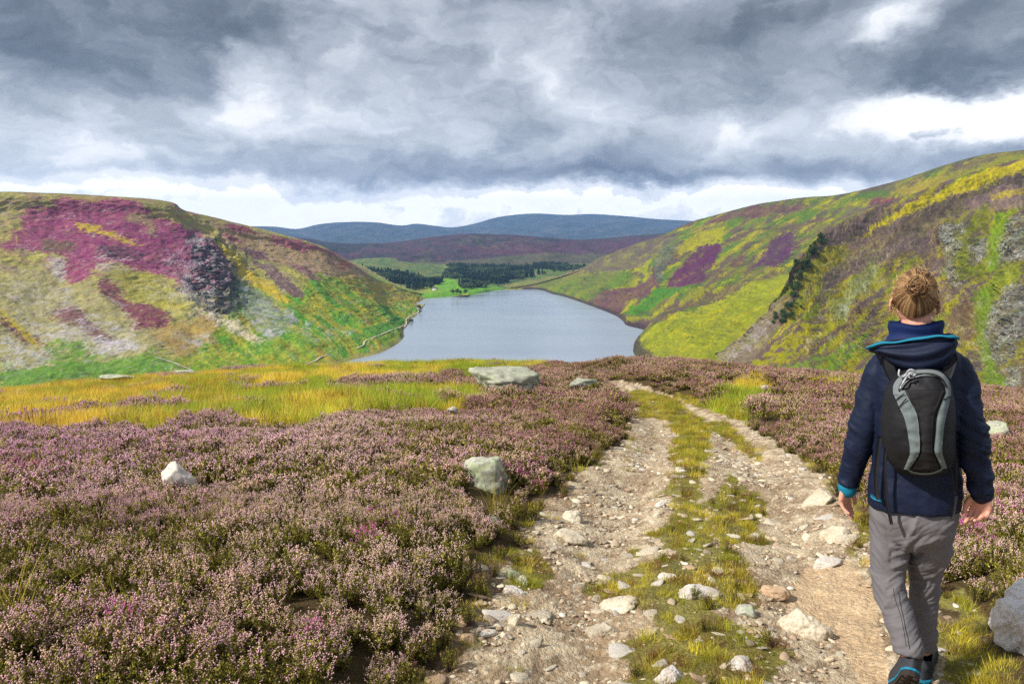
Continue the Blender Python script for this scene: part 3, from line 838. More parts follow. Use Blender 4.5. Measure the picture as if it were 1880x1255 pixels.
# ---- drape helper: world point on a displaced hill from map coordinates ----------
def on_hill(S, px0, py0, x, y):
    q = [project(*c) for c in ()]
    PX, PY = project(S[..., 0], S[..., 1], S[..., 2])
    d = (PX - x) ** 2 + (PY - y) ** 2 + (S[..., 1] > 0) * 0
    d[-16:] += 1e6
    i = np.unravel_index(np.argmin(d), d.shape)
    return Vector(S[i])
def ribbon(S, pts, width, lift, seg=6):
    q = []
    for (x0, y0), (x1, y1) in zip(pts[:-1], pts[1:]):
        for k in range(seg): q.append((x0 + (x1 - x0) * k / seg, y0 + (y1 - y0) * k / seg))
    q.append(pts[-1])
    w3 = np.array([on_hill(S, None, None, *a) for a in q])
    for _ in range(2): w3[1:-1] = (w3[:-2] + 2 * w3[1:-1] + w3[2:]) / 4
    vs = []
    for i in range(len(w3)):
        tdir = w3[min(i + 1, len(w3) - 1)] - w3[max(i - 1, 0)]
        nrm = np.array([-tdir[1], tdir[0], 0]); nrm /= (np.linalg.norm(nrm) + 1e-9)
        ww = width * (0.8 + 0.4 * random.random())
        vs += [w3[i] + nrm * ww / 2 + (0, 0, lift), w3[i] - nrm * ww / 2 + (0, 0, lift)]
    f = [(2 * i, 2 * i + 1, 2 * i + 3, 2 * i + 2) for i in range(len(w3) - 1)]
    return np.array(vs), np.array(f)
M_ROAD = plain_mat('pale gravel road', (0.42, 0.37, 0.28), 0.9, 0.1, 0.4, 0.2)
for seg_ in ([(284, 656), (300, 660), (322, 667), (354, 681)], [(560, 670), (578, 663), (586, 657), (600, 652)],
             [(655, 640), (667, 634), (669, 627), (680, 622), (700, 614), (722, 605), (740, 598)],
             [(741, 601), (746, 595), (745, 586), (757, 579), (768, 574), (767, 566), (775, 557), (784, 549)]):
    vs, f = ribbon(SL, seg_, 2.0, 0.45)
    tag(obj('path', np_mesh('path', vs, f, False), M_ROAD), 'pale track winding along the left shore of the loch', kind='structure')
# ------------------------------------------------------------------ foreground knoll and track
PROF = np.array([(-30, -1.0), (-5, -1.35), (0, -1.55), (2.9, -1.88), (6, -2.28), (10, -2.95), (14, -3.62), (20, -4.55), (30, -5.85), (38, -6.9), (46, -8.7), (60, -12.5),
                 (100, -30), (250, -95), (420, -133)], float)
_py = np.arange(-30, 420, 0.25)
_pz = np.interp(_py, PROF[:, 0], PROF[:, 1])
_k = np.hanning(17); _k /= _k.sum()
_pz[20:-20] = np.convolve(_pz, _k, 'same')[20:-20]
def ground0(x, y):
    z = np.interp(y, _py, _pz)
    z = z - 0.0024 * np.maximum(np.abs(x) - 1.0, 0) ** 2 * np.clip(40 / np.maximum(y, 1), 0.4, 1)
    far = sstep(2.5, 12, y)
    z = z + fbm(x / 5.5, y / 5.5, 3, 301) * 0.16 * (0.25 + far) + fbm(x / 1.7, y / 1.7, 3, 305) * 0.035
    z = z + 0.55 * np.exp(-(((x - 6.5) / 4.2) ** 2 + ((y - 28) / 4.5) ** 2)) + 0.35 * np.exp(-(((x - 9) / 3.0) ** 2 + ((y - 21) / 4.0) ** 2))
    return z
def hit(px, py, fn):
    rx, rz = ray(px, py)
    D = np.geomspace(0.8, 120, 1400)
    d = rz * D - fn(rx * D, D)
    i = np.argmax(d < 0)
    if i == 0: return None
    t = d[i - 1] / (d[i - 1] - d[i])
    y = D[i - 1] + t * (D[i] - D[i - 1])
    return np.array([rx * y, y, rz * y])
LE = [(640, 1420), (800, 1300), (822, 1255), (886, 1130), (922, 1060), (956, 1000), (1000, 930), (1060, 880), (1112, 830), (1150, 790), (1163, 765), (1160, 742), (1145, 724), (1112, 711), (1080, 705)]
RE = [(1980, 1420), (1850, 1300), (1800, 1240), (1720, 1140), (1650, 1050), (1592, 965), (1540, 905), (1480, 850), (1420, 806), (1370, 777), (1300, 748), (1245, 728), (1195, 714), (1150, 706)]
def edge(L):
    q = [hit(a, b, ground0) for a, b in L]
    q = np.array([k for k in q if k is not None])
    q = q[np.argsort(q[:, 1])]
    return q[:, 1], q[:, 0]
LY, LX = edge(LE); RY, RX = edge(RE)
def track_t(x, y):
    xl = np.interp(y, LY, LX); xr = np.interp(y, RY, RX)
    xl = xl + 0.10 * fbm(y / 0.6, y * 0 + 3.3, 3, 311); xr = xr + 0.10 * fbm(y / 0.6, y * 0 + 9.1, 3, 312)
    return (x - xl) / (xr - xl), xl, xr
YT = min(LY[-1], RY[-1])
def ground(x, y):
    x = np.asarray(x, float); y = np.asarray(y, float)
    z = ground0(x, y)
    t, xl, xr = track_t(x, y)
    out_ = np.maximum(xl - x, x - xr)                      # metres outside the track edge
    on = 1 - sstep(YT - 2, YT + 1.5, y)
    bank = 0.17 * sstep(-0.05, 0.75, out_)
    rut = -0.085 * np.exp(-((t - 0.24) / 0.13) ** 2) - 0.085 * np.exp(-((t - 0.76) / 0.13) ** 2)
    return z + (bank + rut * (out_ < 0.4)) * on + 0.17 * (1 - on)
yy = np.concatenate([np.arange(-6, 1.2, 0.08), np.geomspace(1.2, 70, 760), np.geomspace(71, 420, 60)])
ss = np.sinh(np.linspace(-1, 1, 760) * 1.2) / math.sinh(1.2)
hw = np.maximum(0.95 * yy, 1.0) + 3.5
X = ss[None, :] * hw[:, None] + np.where(yy < 30, 0.25 * yy, 7.5)[:, None] * (1 - ss[None, :] ** 2)
Y = np.repeat(yy[:, None], len(ss), 1)
Z = ground(X, Y)
GPX, GPY = project(X, Y, Z)
front = Y > 0.9
GRASS_BAND = [(-300, 735), (0, 718), (180, 702), (400, 686), (640, 668), (860, 664), (990, 668), (1000, 678), (890, 696), (760, 706), (872, 718), (872, 736), (850, 756), (700, 768), (600, 778), (540, 800), (460, 792), (420, 768), (330, 776), (290, 800), (200, 790), (120, 806), (0, 806), (-300, 812)]
HEATH_IN_BAND = [(600, 704), (700, 696), (870, 694), (880, 712), (760, 718), (640, 716)]
HEATH_IN_BAND2 = [(0, 772), (160, 752), (330, 740), (420, 742), (300, 758), (120, 776), (0, 790)]
RGRASS = [[(1320, 765), (1335, 715), (1400, 690), (1412, 705), (1395, 730), (1370, 752)], [(1440, 700), (1560, 706), (1560, 714), (1440, 708)], [(1268, 756), (1330, 735), (1372, 760), (1372, 800), (1330, 790)], [(880, 664), (1000, 668), (1000, 676), (890, 684)]]
MOSS = [[(1160, 1300), (1145, 1200), (1240, 1160), (1300, 1130), (1400, 1150), (1420, 1200), (1430, 1300)],
        [(1080, 1095), (1110, 1050), (1200, 1005), (1330, 1015), (1385, 1040), (1380, 1090), (1300, 1100), (1200, 1090)],
        [(1200, 1010), (1220, 960), (1225, 900), (1230, 850), (1240, 800), (1225, 765), (1185, 750), (1150, 735), (1190, 722), (1245, 745), (1290, 770), (1306, 810), (1292, 850), (1290, 920), (1272, 960), (1290, 1010)],
        [(1305, 985), (1312, 890), (1360, 880), (1402, 930), (1395, 985), (1330, 1000)],
        [(915, 1075), (950, 1000), (1000, 1005), (1012, 1060), (960, 1085)], [(1290, 775), (1330, 770), (1380, 815), (1400, 850), (1370, 835)],
        [(1745, 1300), (1715, 1180), (1735, 1090), (1780, 1080), (1800, 1180), (1900, 1210), (1900, 1300)], [(1560, 960), (1590, 930), (1605, 1000), (1600, 1040)]]
MOSS += [[(1180, 1095), (1320, 1095), (1370, 1150), (1240, 1172)], [(1240, 1010), (1262, 930), (1300, 930), (1310, 1010), (1380, 1030), (1392, 1090), (1330, 1110), (1180, 1110), (1100, 1100), (1110, 1060), (1200, 1020)], [(1150, 716), (1200, 718), (1240, 732), (1262, 748), (1235, 752), (1200, 742), (1160, 732)], [(1215, 712), (1262, 724), (1305, 744), (1290, 752), (1250, 733)], [(1165, 770), (1180, 745), (1215, 745), (1240, 760), (1235, 772), (1200, 765)]]
SAND = [(1440, 1110), (1480, 1040), (1560, 1030), (1600, 1080), (1620, 1180), (1640, 1260), (1580, 1260), (1530, 1160)]
def zone(x, y, z=None, warp=1.0):
    """what grows at a ground point: 0 bare track, 1 moss and short turf, 2 grass, 3 heather, 4 bare bank"""
    z = ground(x, y) if z is None else z
    px, py = project(x, y, z)
    sc = np.clip(6 / np.maximum(y, 1.5), 0.2, 2.5) * warp
    wx = px + fbm(x / 0.5, y / 0.5, 4, 321) * 34 * sc; wy = py + fbm(x / 0.5, y / 0.5, 4, 325) * 20 * sc
    t, xl, xr = track_t(x, y)
    out_ = np.maximum(xl - x, x - xr) + fbm(x / 0.35, y / 0.35, 3, 331) * 0.12
    tr = (out_ < 0) & (y < YT + 0.5)
    r = np.where(tr, 0, 3)
    m = np.zeros(x.shape, bool)
    for q in MOSS: m |= inpoly(wx, wy, q)
    r = np.where(m & (y > 1), 1, r)
    bank = (~tr) & (out_ < 0.11) & (y < 9)
    r = np.where(bank & (r == 3), 4, r)
    wx2 = px + fbm(x / 2.2, y / 2.2, 4, 341) * 40; wy2 = py + fbm(x / 2.2, y / 2.2, 4, 345) * 7
    g = inpoly(wx2, wy2, GRASS_BAND) & ~inpoly(wx2, wy2, HEATH_IN_BAND) & ~inpoly(wx2, wy2, HEATH_IN_BAND2)
    for q in RGRASS: g |= inpoly(px + fbm(x / 1.2, y / 1.2, 3, 349) * 14, py, q)
    g &= (fbm(x / 1.6, y / 2.4, 4, 347) < 0.42)
    r = np.where(g & ~tr & (y > 5), 2, r)
    r = np.where(~g & ~tr & (y > 44), 2, r)
    return r, px, py, t, out_
zn, _, _, T_, O_ = zone(X, Y, Z)
n1 = fbm(X / 0.22, Y / 0.22, 5, 351); n2 = fbm(X / 0.9, Y / 0.9, 4, 355); n3 = fbm(X / 0.05, Y / 0.05, 3, 359)
col = np.zeros(X.shape + (3,)) + alb((174, 152, 124))
def pt(mask, c, a=1.0):
    global col
    k = (mask * a)[..., None]
    col = col * (1 - k) + alb(c) * k
pt(sstep(-0.1, 0.3, n1), (206, 188, 156), 0.8)
pt(sstep(0.1, 0.4, n2), (152, 126, 96), 0.7)
pt(sstep(0.0, 0.4, -n1), (140, 118, 92), 0.6)
pt(sstep(0.15, 0.5, n3), (222, 210, 184), 0.6)
pt((inpoly(GPX, GPY, SAND) & (zn == 0)).astype(float), (206, 176, 138), 0.75)
pt((zn == 1).astype(float), (128, 122, 50), 0.85)
pt((zn == 1) * sstep(0, 0.3, n1), (92, 84, 40), 0.6)
pt((zn == 2).astype(float), (150, 140, 40), 1)
pt((zn == 3).astype(float), (86, 72, 46), 1)
pt((zn == 4).astype(float), (96, 78, 56), 0.85)
Z = Z + np.where(zn == 0, n3 * 0.007 + n1 * 0.018 + np.maximum(0, fbm(X / 0.12, Y / 0.12, 3, 361)) * 0.02, n1 * 0.02) * front
gv = np.stack([X, Y, Z], -1).reshape(-1, 3)
me = np_mesh('ground', gv, grid_faces(*X.shape))
set_col(me, col.reshape(-1, 3))
m, t = mat_new('stony earth')
at = t.n('ShaderNodeAttribute', attribute_name='col')
g = t.n('ShaderNodeNewGeometry')
nA = t.n('ShaderNodeTexNoise', ins={'Vector': g.outputs['Position'], 'Scale': 38.0, 'Detail': 8.0, 'Roughness': 0.72})
vA = t.n('ShaderNodeTexVoronoi', ins={'Vector': g.outputs['Position'], 'Scale': 46.0, 'Randomness': 1.0})
vB = t.n('ShaderNodeTexVoronoi', ins={'Vector': g.outputs['Position'], 'Scale': 120.0, 'Randomness': 1.0})
f = t.m('ADD', 0.62, t.m('MULTIPLY', nA.outputs[0], 0.76))
sepc = t.n('ShaderNodeSeparateColor', ins={0: vA.outputs['Color']})
f = t.m('MULTIPLY', f, t.m('ADD', 0.86, t.m('MULTIPLY', sepc.outputs[0], 0.28)))
cc = t.n('ShaderNodeCombineXYZ', ins={0: f, 1: f, 2: f})
cl = t.mix(1.0, at.outputs[0], cc.outputs[0], 'MULTIPLY')
hh = t.m('ADD', t.m('MULTIPLY', vA.outputs['Distance'], -0.7), t.m('ADD', t.m('MULTIPLY', vB.outputs['Distance'], -0.35), nA.outputs[0]))
bp = t.n('ShaderNodeBump', ins={'Height': hh, 'Strength': 0.8, 'Distance': 0.02})
principled(t, cl, 0.93, 0.15, bp.outputs[0])
tag(obj('ground', me, m), kind='structure')
# ------------------------------------------------------------------ plant prototypes
def cmat(name, rough=0.75, spec=0.2, trans=0.25):
    """colour = vertex colour, times the clump's own tint where the vertex is flower or blade"""
    m, t = mat_new(name)
    at = t.n('ShaderNodeAttribute', attribute_name='col')
    ti = t.n('ShaderNodeAttribute', attribute_name='tint', attribute_type='INSTANCER')
    tinted = t.mix(1.0, at.outputs[0], ti.outputs[1], 'MULTIPLY')
    col = t.mix(at.outputs['Alpha'], at.outputs[0], tinted)
    b = t.n('ShaderNodeBsdfPrincipled', ins={'Base Color': col, 'Roughness': rough, 'Specular IOR Level': spec})
    if trans:
        tr = t.n('ShaderNodeBsdfTranslucent', ins={'Color': col})
        mx = t.n('ShaderNodeMixShader', ins={0: trans, 1: b.outputs[0], 2: tr.outputs[0]})
        t.n('ShaderNodeOutputMaterial', ins={0: mx.outputs[0]})
    else:
        t.n('ShaderNodeOutputMaterial', ins={0: b.outputs[0]})
    return m

class Tuft:
    def __init__(self): self.v, self.f, self.c, self.n = [], [], [], 0
    def add(self, v, f, c, a):
        self.v.append(np.asarray(v, float)); self.f.append(np.asarray(f, int) + self.n); self.n += len(v)
        q = np.ones((len(v), 4)); q[:, :3] = c; q[:, 3] = a
        self.c.append(q)
    def octa(self, p, d, r, l, c, a):
        d = d / (np.linalg.norm(d) + 1e-9)
        u = np.cross(d, (0.3, 0.9, 0.1)); u /= np.linalg.norm(u) + 1e-9
        w_ = np.cross(d, u)
        v = [p - d * l, p + u * r, p + w_ * r, p - u * r, p - w_ * r, p + d * l]
        self.add(v, [(0, 2, 1), (0, 3, 2), (0, 4, 3), (0, 1, 4), (5, 1, 2), (5, 2, 3), (5, 3, 4), (5, 4, 1)], c, a)
    def blade(self, p, d, side, l, w_, c, a, bend=0.0, seg=2):
        vs, fs = [], []
        up = np.array((0, 0, 1.0))
        pos = p.copy(); dr = d.copy()
        for k in range(seg + 1):
            ww = w_ * (1 - k / seg) * 0.5 + w_ * 0.06
            vs += [pos - side * ww, pos + side * ww]
            dr = dr + np.array((d[0], d[1], -0.6)) * bend / seg
            dr /= np.linalg.norm(dr)
            pos = pos + dr * l / seg
        for k in range(seg): fs += [(2 * k, 2 * k + 1, 2 * k + 3), (2 * k, 2 * k + 3, 2 * k + 2)]
        self.add(vs, fs, c, a)
    def mesh(self, name):
        me = np_mesh(name, np.concatenate(self.v), np.concatenate(self.f), False)
        a = me.attributes.new('col', 'FLOAT_COLOR', 'POINT')
        a.data.foreach_set('color', np.concatenate(self.c).astype(np.float32).ravel())
        return me

def heather_proto(seed, lod, bloom=1.0, rad=0.13, h=0.30):
    r = np.random.default_rng(seed)
    T = Tuft()
    nst = {0: 42, 1: 30, 2: 36}[lod]
    for i in range(nst):
        a = r.uniform(0, 2 * math.pi); q = math.sqrt(r.uniform(0, 1))
        base_ = np.array([math.cos(a), math.sin(a), 0]) * q * rad * 0.35
        top = np.array([math.cos(a), math.sin(a), 0]) * q * rad + np.array([0, 0, h * r.uniform(0.78, 1.08) * (1 - 0.22 * q * q)])
        d = top - base_
        L = np.linalg.norm(d); d /= L
        brown = np.array([0.075, 0.05, 0.032]) * r.uniform(0.7, 1.3)
        sd = np.array([-math.sin(a), math.cos(a), 0])
        T.blade(base_, d, sd, L * 0.9, 0.006 if lod < 2 else 0.012, brown, 0, 0.0, 1)
        g = np.array([0.20, 0.19, 0.030]) * r.choice([0.22, 0.6, 1.15, 1.9]) + np.array([0.03, 0.008, 0.002]) * r.uniform(0, 1)
        nl = {0: 26, 1: 9, 2: 5}[lod]
        for k in range(nl):
            s = r.uniform(0.35, 0.95)
            pz = base_ + d * L * s + r.normal(0, 0.006, 3)
            dd = np.array([r.normal(0, 1), r.normal(0, 1), 1.0]); dd /= np.linalg.norm(dd)
            ln = {0: 0.016, 1: 0.034, 2: 0.06}[lod] * r.uniform(0.7, 1.4)
            si = np.cross(dd, r.normal(0, 1, 3)); si /= np.linalg.norm(si) + 1e-9
            T.blade(pz, dd, si, ln, ln * 0.36, g * r.uniform(0.7, 1.4), 0, 0, 1)
        nsp = {0: 2, 1: 2, 2: 2}[lod]
        if r.uniform() < (0.42, 0.36, 0.36)[lod]: nsp = 0
        for s in range(nsp):
            if r.uniform() > bloom:
                continue
            dd = d + np.array([r.normal(0, 0.35), r.normal(0, 0.35), 0.3]); dd /= np.linalg.norm(dd)
            p0 = top - d * r.uniform(0.0, 0.05) + r.normal(0, 0.008, 3)
            ln = r.uniform(0.025, 0.06)
            tone = r.uniform(0.85, 1.2)
            if lod == 0:
                for k in range(4):
                    T.octa(p0 + dd * (ln * k / 4) + r.normal(0, 0.0045, 3), dd + r.normal(0, 0.3, 3), 0.0044, 0.0068, min(r.uniform(0.6, 1.25) * tone, 1.2) * np.ones(3), 1)
            elif lod == 1:
                for k in range(3):
                    T.octa(p0 + dd * ln * k / 3 + r.normal(0, 0.006, 3), dd + r.normal(0, 0.3, 3), 0.0066, 0.0105, min(r.uniform(0.65, 1.25) * tone, 1.2) * np.ones(3), 1)
            else:
                for k in range(2):
                    T.octa(p0 + dd * ln * (k - 0.2) + r.normal(0, 0.01, 3), dd + r.normal(0, 0.3, 3), 0.0115, 0.019, r.uniform(0.7, 1.2) * np.ones(3), 1)
    return T.mesh('heather clump')

def grass_proto(seed, n, h, rad, wd, bend, seg=3):
    r = np.random.default_rng(seed)
    T = Tuft()
    for i in range(n):
        a = r.uniform(0, 2 * math.pi); q = math.sqrt(r.uniform(0, 1))
        p_ = np.array([math.cos(a), math.sin(a), 0]) * q * rad
        a2 = a + r.normal(0, 0.7)
        d = np.array([math.cos(a2) * 0.35 * q, math.sin(a2) * 0.35 * q, 1.0]) + r.normal(0, 0.12, 3)
        d /= np.linalg.norm(d)
        a3 = r.uniform(0, math.pi)
        T.blade(p_, d, np.array([math.cos(a3), math.sin(a3), 0]), h * r.uniform(0.5, 1.15), wd * r.uniform(0.7, 1.3), r.uniform(0.6, 1.3) * np.array([1, r.uniform(0.9, 1.08), r.uniform(0.6, 1.2)]), 1, bend * r.uniform(0.3, 1.6), seg)
    return T.mesh('grass tuft')

MH = cmat('heather foliage'); MG = cmat('grass blades', 0.6, 0.25, 0.45)
H0P = [proto('heather_source', heather_proto(s, 0, b), MH) for s, b in ((1, 1), (2, 0.95), (3, 0.85), (4, 0.4), (5, 0.12))]
H1P = [proto('heather_source', heather_proto(10 + s, 1, b), MH) for s, b in ((1, 1), (2, 0.95), (3, 0.85), (4, 0.4), (5, 0.12))]
H2P = [proto('heather_source', heather_proto(20 + s, 2, b, 0.3, 0.34), MH) for s, b in ((1, 1), (2, 0.95), (3, 0.85), (4, 0.4), (5, 0.12))]
def sample(y0, y1, dens, k=0.80, pad=2.2, seed=1):
    r = np.random.default_rng(seed)
    xm = k * y1 + pad
    n = int((y1 - y0) * 2 * xm * dens)
    y = r.uniform(y0, y1, n); x = r.uniform(-xm, xm, n)
    ok = np.abs(x) < k * y + pad
    return x[ok], y[ok]
def mk(x, y, zoff=0.0): return np.stack([x, y, ground(x, y) + zoff], 1)
def rots(n, r, tilt=0.15): return np.stack([r.normal(0, tilt, n), r.normal(0, tilt, n), r.uniform(0, 6.283, n)], 1)

CLEAR = []       # (x, y, radius) kept free of plants, filled by the boulder list below
def hit_all(px, py): return hit(px, py, ground)
def clear_px(px, py, rad):
    q = hit_all(px, py)
    CLEAR.append((q[0], q[1], rad))
for c_ in ((896, 905, 0.22), (880, 925, 0.2), (910, 930, 0.2), (322, 905, 0.12), (318, 930, 0.10), (928, 724, 0.8), (905, 730, 0.6), (960, 730, 0.6), (1075, 716, 0.3), (1068, 722, 0.3), (1890, 1190, 0.28), (1860, 1220, 0.2), (1838, 812, 0.12), (1836, 822, 0.12), (831, 776, 0.12), (829, 786, 0.12), (905, 972, 0.12),
           (1405, 722, 0.2)):
    clear_px(*c_)
def clear_mask(x, y):
    ok = np.ones(x.shape, bool)
    for a, b, r_ in CLEAR: ok &= (x - a) ** 2 + (y - b) ** 2 > r_ * r_
    # the walker's legs
    ok &= ~((np.abs(x - 1.62) < 0.28) & (np.abs(y - 2.95) < 0.45))
    return ok

def heather_layer(name, y0, y1, dens, protos, smul, seed):
    r = np.random.default_rng(seed)
    x, y = sample(y0, y1, dens, seed=seed)
    zn, px, py, t_, o_ = zone(x, y)
    ok = (zn == 3) & clear_mask(x, y)
    edge_ = np.clip(o_ / 0.5, 0, 1)
    ok &= r.uniform(size=len(x)) < 0.7 + 0.3 * edge_
    ok &= r.uniform(size=len(x)) < np.clip((y - y0) / 1.0 + (y0 < 2), 0, 1) * np.clip((y1 - y) / 1.0 + (y1 > 12), 0, 1)
    x, y, px, py, o_ = x[ok], y[ok], px[ok], py[ok], o_[ok]
    n = len(x)
    low = fbm(x / 0.9, y / 0.9, 3, 401); bl = fbm(x / 1.6, y / 1.1, 4, 405); hue = fbm(x / 3.5, y / 3.0, 3, 409)
    s = smul * (0.92 + 0.28 * low + 0.16 * fbm(x / 0.35, y / 0.35, 2, 403) + r.normal(0, 0.12, n)) * (0.72 + 0.28 * np.clip(o_ / 0.4, 0, 1))
    s = np.clip(s, 0.6 * smul, 1.6)
    left_up = np.clip((900 - px) / 900, 0, 1) * np.clip((1010 - py) / 250, 0, 1)
    green = sstep(-0.02, 0.36, bl - left_up * 0.5 + 0.20 * (px < 1100) * sstep(880, 1050, py))
    u = r.uniform(size=n)
    var = np.where(u < green * 0.9, np.where(r.uniform(size=n) < 0.5, 3, 4), r.integers(0, 3, n))
    pale = alb((255, 218, 212)); lil = alb((244, 182, 224)); dusk = alb((196, 138, 148)); buff = alb((240, 208, 176)); hot = alb((224, 122, 184))
    k1 = np.clip(left_up * 1.1 + hue * 0.4, 0, 1)[:, None]
    tint = pale * (1 - k1) + lil * k1
    k2 = np.clip(sstep(450, 1100, px) * sstep(1050, 780, py) + hue * 0.7, 0, 1)[:, None]
    tint = tint * (1 - k2) + dusk * k2
    k3 = (r.uniform(size=n) < 0.22 + 0.3 * np.clip(-hue, 0, 1))[:, None]
    tint = np.where(k3, tint * 0.4 + buff * 0.6, tint)
    pos = np.zeros(n)
    for cx, cy, rx, ry in ((962, 868, 34, 22), (700, 965, 40, 24), (685, 1000, 22, 14), (40, 860, 60, 26), (220, 1180, 60, 30), (1830, 940, 60, 26), (1790, 990, 40, 26), (560, 1180, 40, 22), (860, 1090, 30, 20)):
        pos = np.maximum(pos, np.exp(-(((px - cx) / rx) ** 2 + ((py - 18 - cy) / ry) ** 2) * 1.2))
    k4 = (r.uniform(size=n) < pos * 0.55)
    tint = np.where(k4[:, None], hot, tint)
    var = np.where(k4, 0, var)
    tint = tint * r.uniform(0.85, 1.3, n)[:, None]; tint = tint * np.minimum(1, 0.92 / tint.max(1))[:, None]
    scl = np.stack([s, s, s * r.uniform(0.70, 1.0, n)], 1)
    o = scatter(name, mk(x, y, -0.02), rots(n, r, 0.16), scl, var, tint, protos)
    return tag(o, kind='stuff')
tag(heather_layer('heather', 0.9, 6.2, 105, H0P, 0.72, 51), 'near heather with pale pink flower spikes over dark stems', 'heather')
tag(heather_layer('heather', 5.2, 13, 78, H1P, 0.78, 52), 'heather in bloom around the grey boulders beside the track', 'heather')
tag(heather_layer('heather', 13, 48, 13, H2P, 0.84, 53), 'far heather spreading towards the crest of the knoll', 'heather')

# grass
GP = [proto('grass_source', grass_proto(60 + s, 46, 0.34, 0.16, 0.012, 0.5), MG) for s in range(3)] + [proto('grass_source', grass_proto(70 + s, 60, 0.07, 0.06, 0.0035, 0.7), MG) for s in range(3)] \
    + [proto('grass_source', grass_proto(80, 26, 0.22, 0.05, 0.003, 0.8), MG)]
r = np.random.default_rng(61)
x, y = sample(5, 50, 30, seed=62)
zn, px, py, t_, o_ = zone(x, y)
ok = (zn == 2) & clear_mask(x, y) & (y < 47)
x, y, px, py = x[ok], y[ok], px[ok], py[ok]
n = len(x)
hue = fbm(x / 3.0, y / 4.0, 4, 421)
yel = alb((252, 228, 96)); grn = alb((188, 204, 72)); och = alb((240, 186, 92))
k = sstep(-0.25, 0.2, hue + 0.35 * np.exp(-(((px - 640) / 260) ** 2 + ((py - 728) / 20) ** 2)))[:, None]
tint = yel * (1 - k) + grn * k
k = (r.uniform(size=n) < 0.10 + 0.35 * (px < 420))[:, None]
tint = np.where(k, tint * 0.35 + och * 0.65, tint) * r.uniform(0.75, 1.2, n)[:, None]
s = r.uniform(0.6, 1.1, n) * (0.9 + 0.5 * fbm(x / 0.8, y / 0.8, 3, 423))
br_ = r.uniform(size=n) < 0.10
tint[br_] = alb((150, 110, 70))
tag(scatter('grass', mk(x, y, -0.01), rots(n, r, 0.12), np.stack([s, s, s], 1), r.integers(0, 3, n), tint, GP[:3]), 'yellow green moor grass along the crest of the knoll', 'grass', kind='stuff')
# short turf and moss on the track
x, y = [np.concatenate(a) for a in zip(sample(1.2, 6, 300, 0.8, 1.0, 63), sample(6, 24, 110, 0.5, 1.0, 64))]
zn, px, py, t_, o_ = zone(x, y)
pr = np.where(zn == 1, 0.9, np.where(zn == 4, 0.3, 0.0)) * sstep(-0.35, 0.15, fbm(x / 0.35, y / 0.35, 4, 425) + 0.1)
pr = np.where(zn == 0, 0.03 * sstep(0.1, 0.4, fbm(x / 0.5, y / 0.5, 3, 427)), pr)
ok = (np.random.default_rng(65).uniform(size=len(x)) < pr)
x, y, px, py, zn = x[ok], y[ok], px[ok], py[ok], zn[ok]
n = len(x)
hue = fbm(x / 0.5, y / 0.5, 3, 431)
k = sstep(-0.2, 0.3, hue)[:, None]
tint = (alb((226, 210, 82)) * (1 - k) + alb((176, 178, 56)) * k) * r.uniform(0.65, 1.2, n)[:, None]
brown_ = (r.uniform(size=n) < 0.22)[:, None]
tint = np.where(brown_, alb((150, 112, 76)), tint)
s = r.uniform(0.45, 1.0, n) * (1 + 0.5 * (y > 7))
tag(scatter('turf', mk(x, y, -0.006), rots(n, r, 0.2), np.stack([s, s, s * 0.9], 1), r.integers(0, 3, n), tint, GP[3:6]), 'short turf and moss on the middle of the track', 'turf', kind='stuff')
# wispy tufts among heather and on the verges
x, y = sample(1.2, 14, 9, seed=66)
zn, px, py, t_, o_ = zone(x, y)
ok = ((zn == 4) & (r.uniform(size=len(x)) < 0.75)) | ((zn == 1) & (r.uniform(size=len(x)) < 0.5)) | ((zn == 3) & (r.uniform(size=len(x)) < 0.10))
ok &= clear_mask(x, y)
x, y, zn = x[ok], y[ok], zn[ok]
n = len(x)
tint = alb((186, 172, 70)) * r.uniform(0.6, 1.2, n)[:, None] * np.array([1, 1, 1])
s = np.where(zn == 3, 1.7, 0.75) * r.uniform(0.6, 1.1, n)
tag(scatter('grass', mk(x, y), rots(n, r, 0.15), np.stack([s, s, s], 1), np.zeros(n, int), tint, GP[6:7]), 'thin wispy grass on the verges of the track', 'grass', kind='stuff')
# sprigs of low heather creeping onto the track
x, y = sample(1.4, 9, 60, seed=67)
zn, px, py, t_, o_ = zone(x, y)
ok = ((zn == 4) & (r.uniform(size=len(x)) < 0.55)) | ((zn == 1) & (r.uniform(size=len(x)) < 0.22) & (fbm(x / 0.4, y / 0.4, 3, 433) > 0.0))
ok &= clear_mask(x, y)
x, y, zn = x[ok], y[ok], zn[ok]
n = len(x)
s = np.where(zn == 4, 0.5, 0.3) * r.uniform(0.6, 1.15, n)
tint = alb((170, 118, 112)) * r.uniform(0.6, 1.1, n)[:, None]
tag(scatter('heather', mk(x, y, -0.01), rots(n, r, 0.3), np.stack([s, s, s], 1), r.integers(2, 5, n), tint, H0P), 'low brown heather sprigs creeping onto the track', 'heather', kind='stuff')
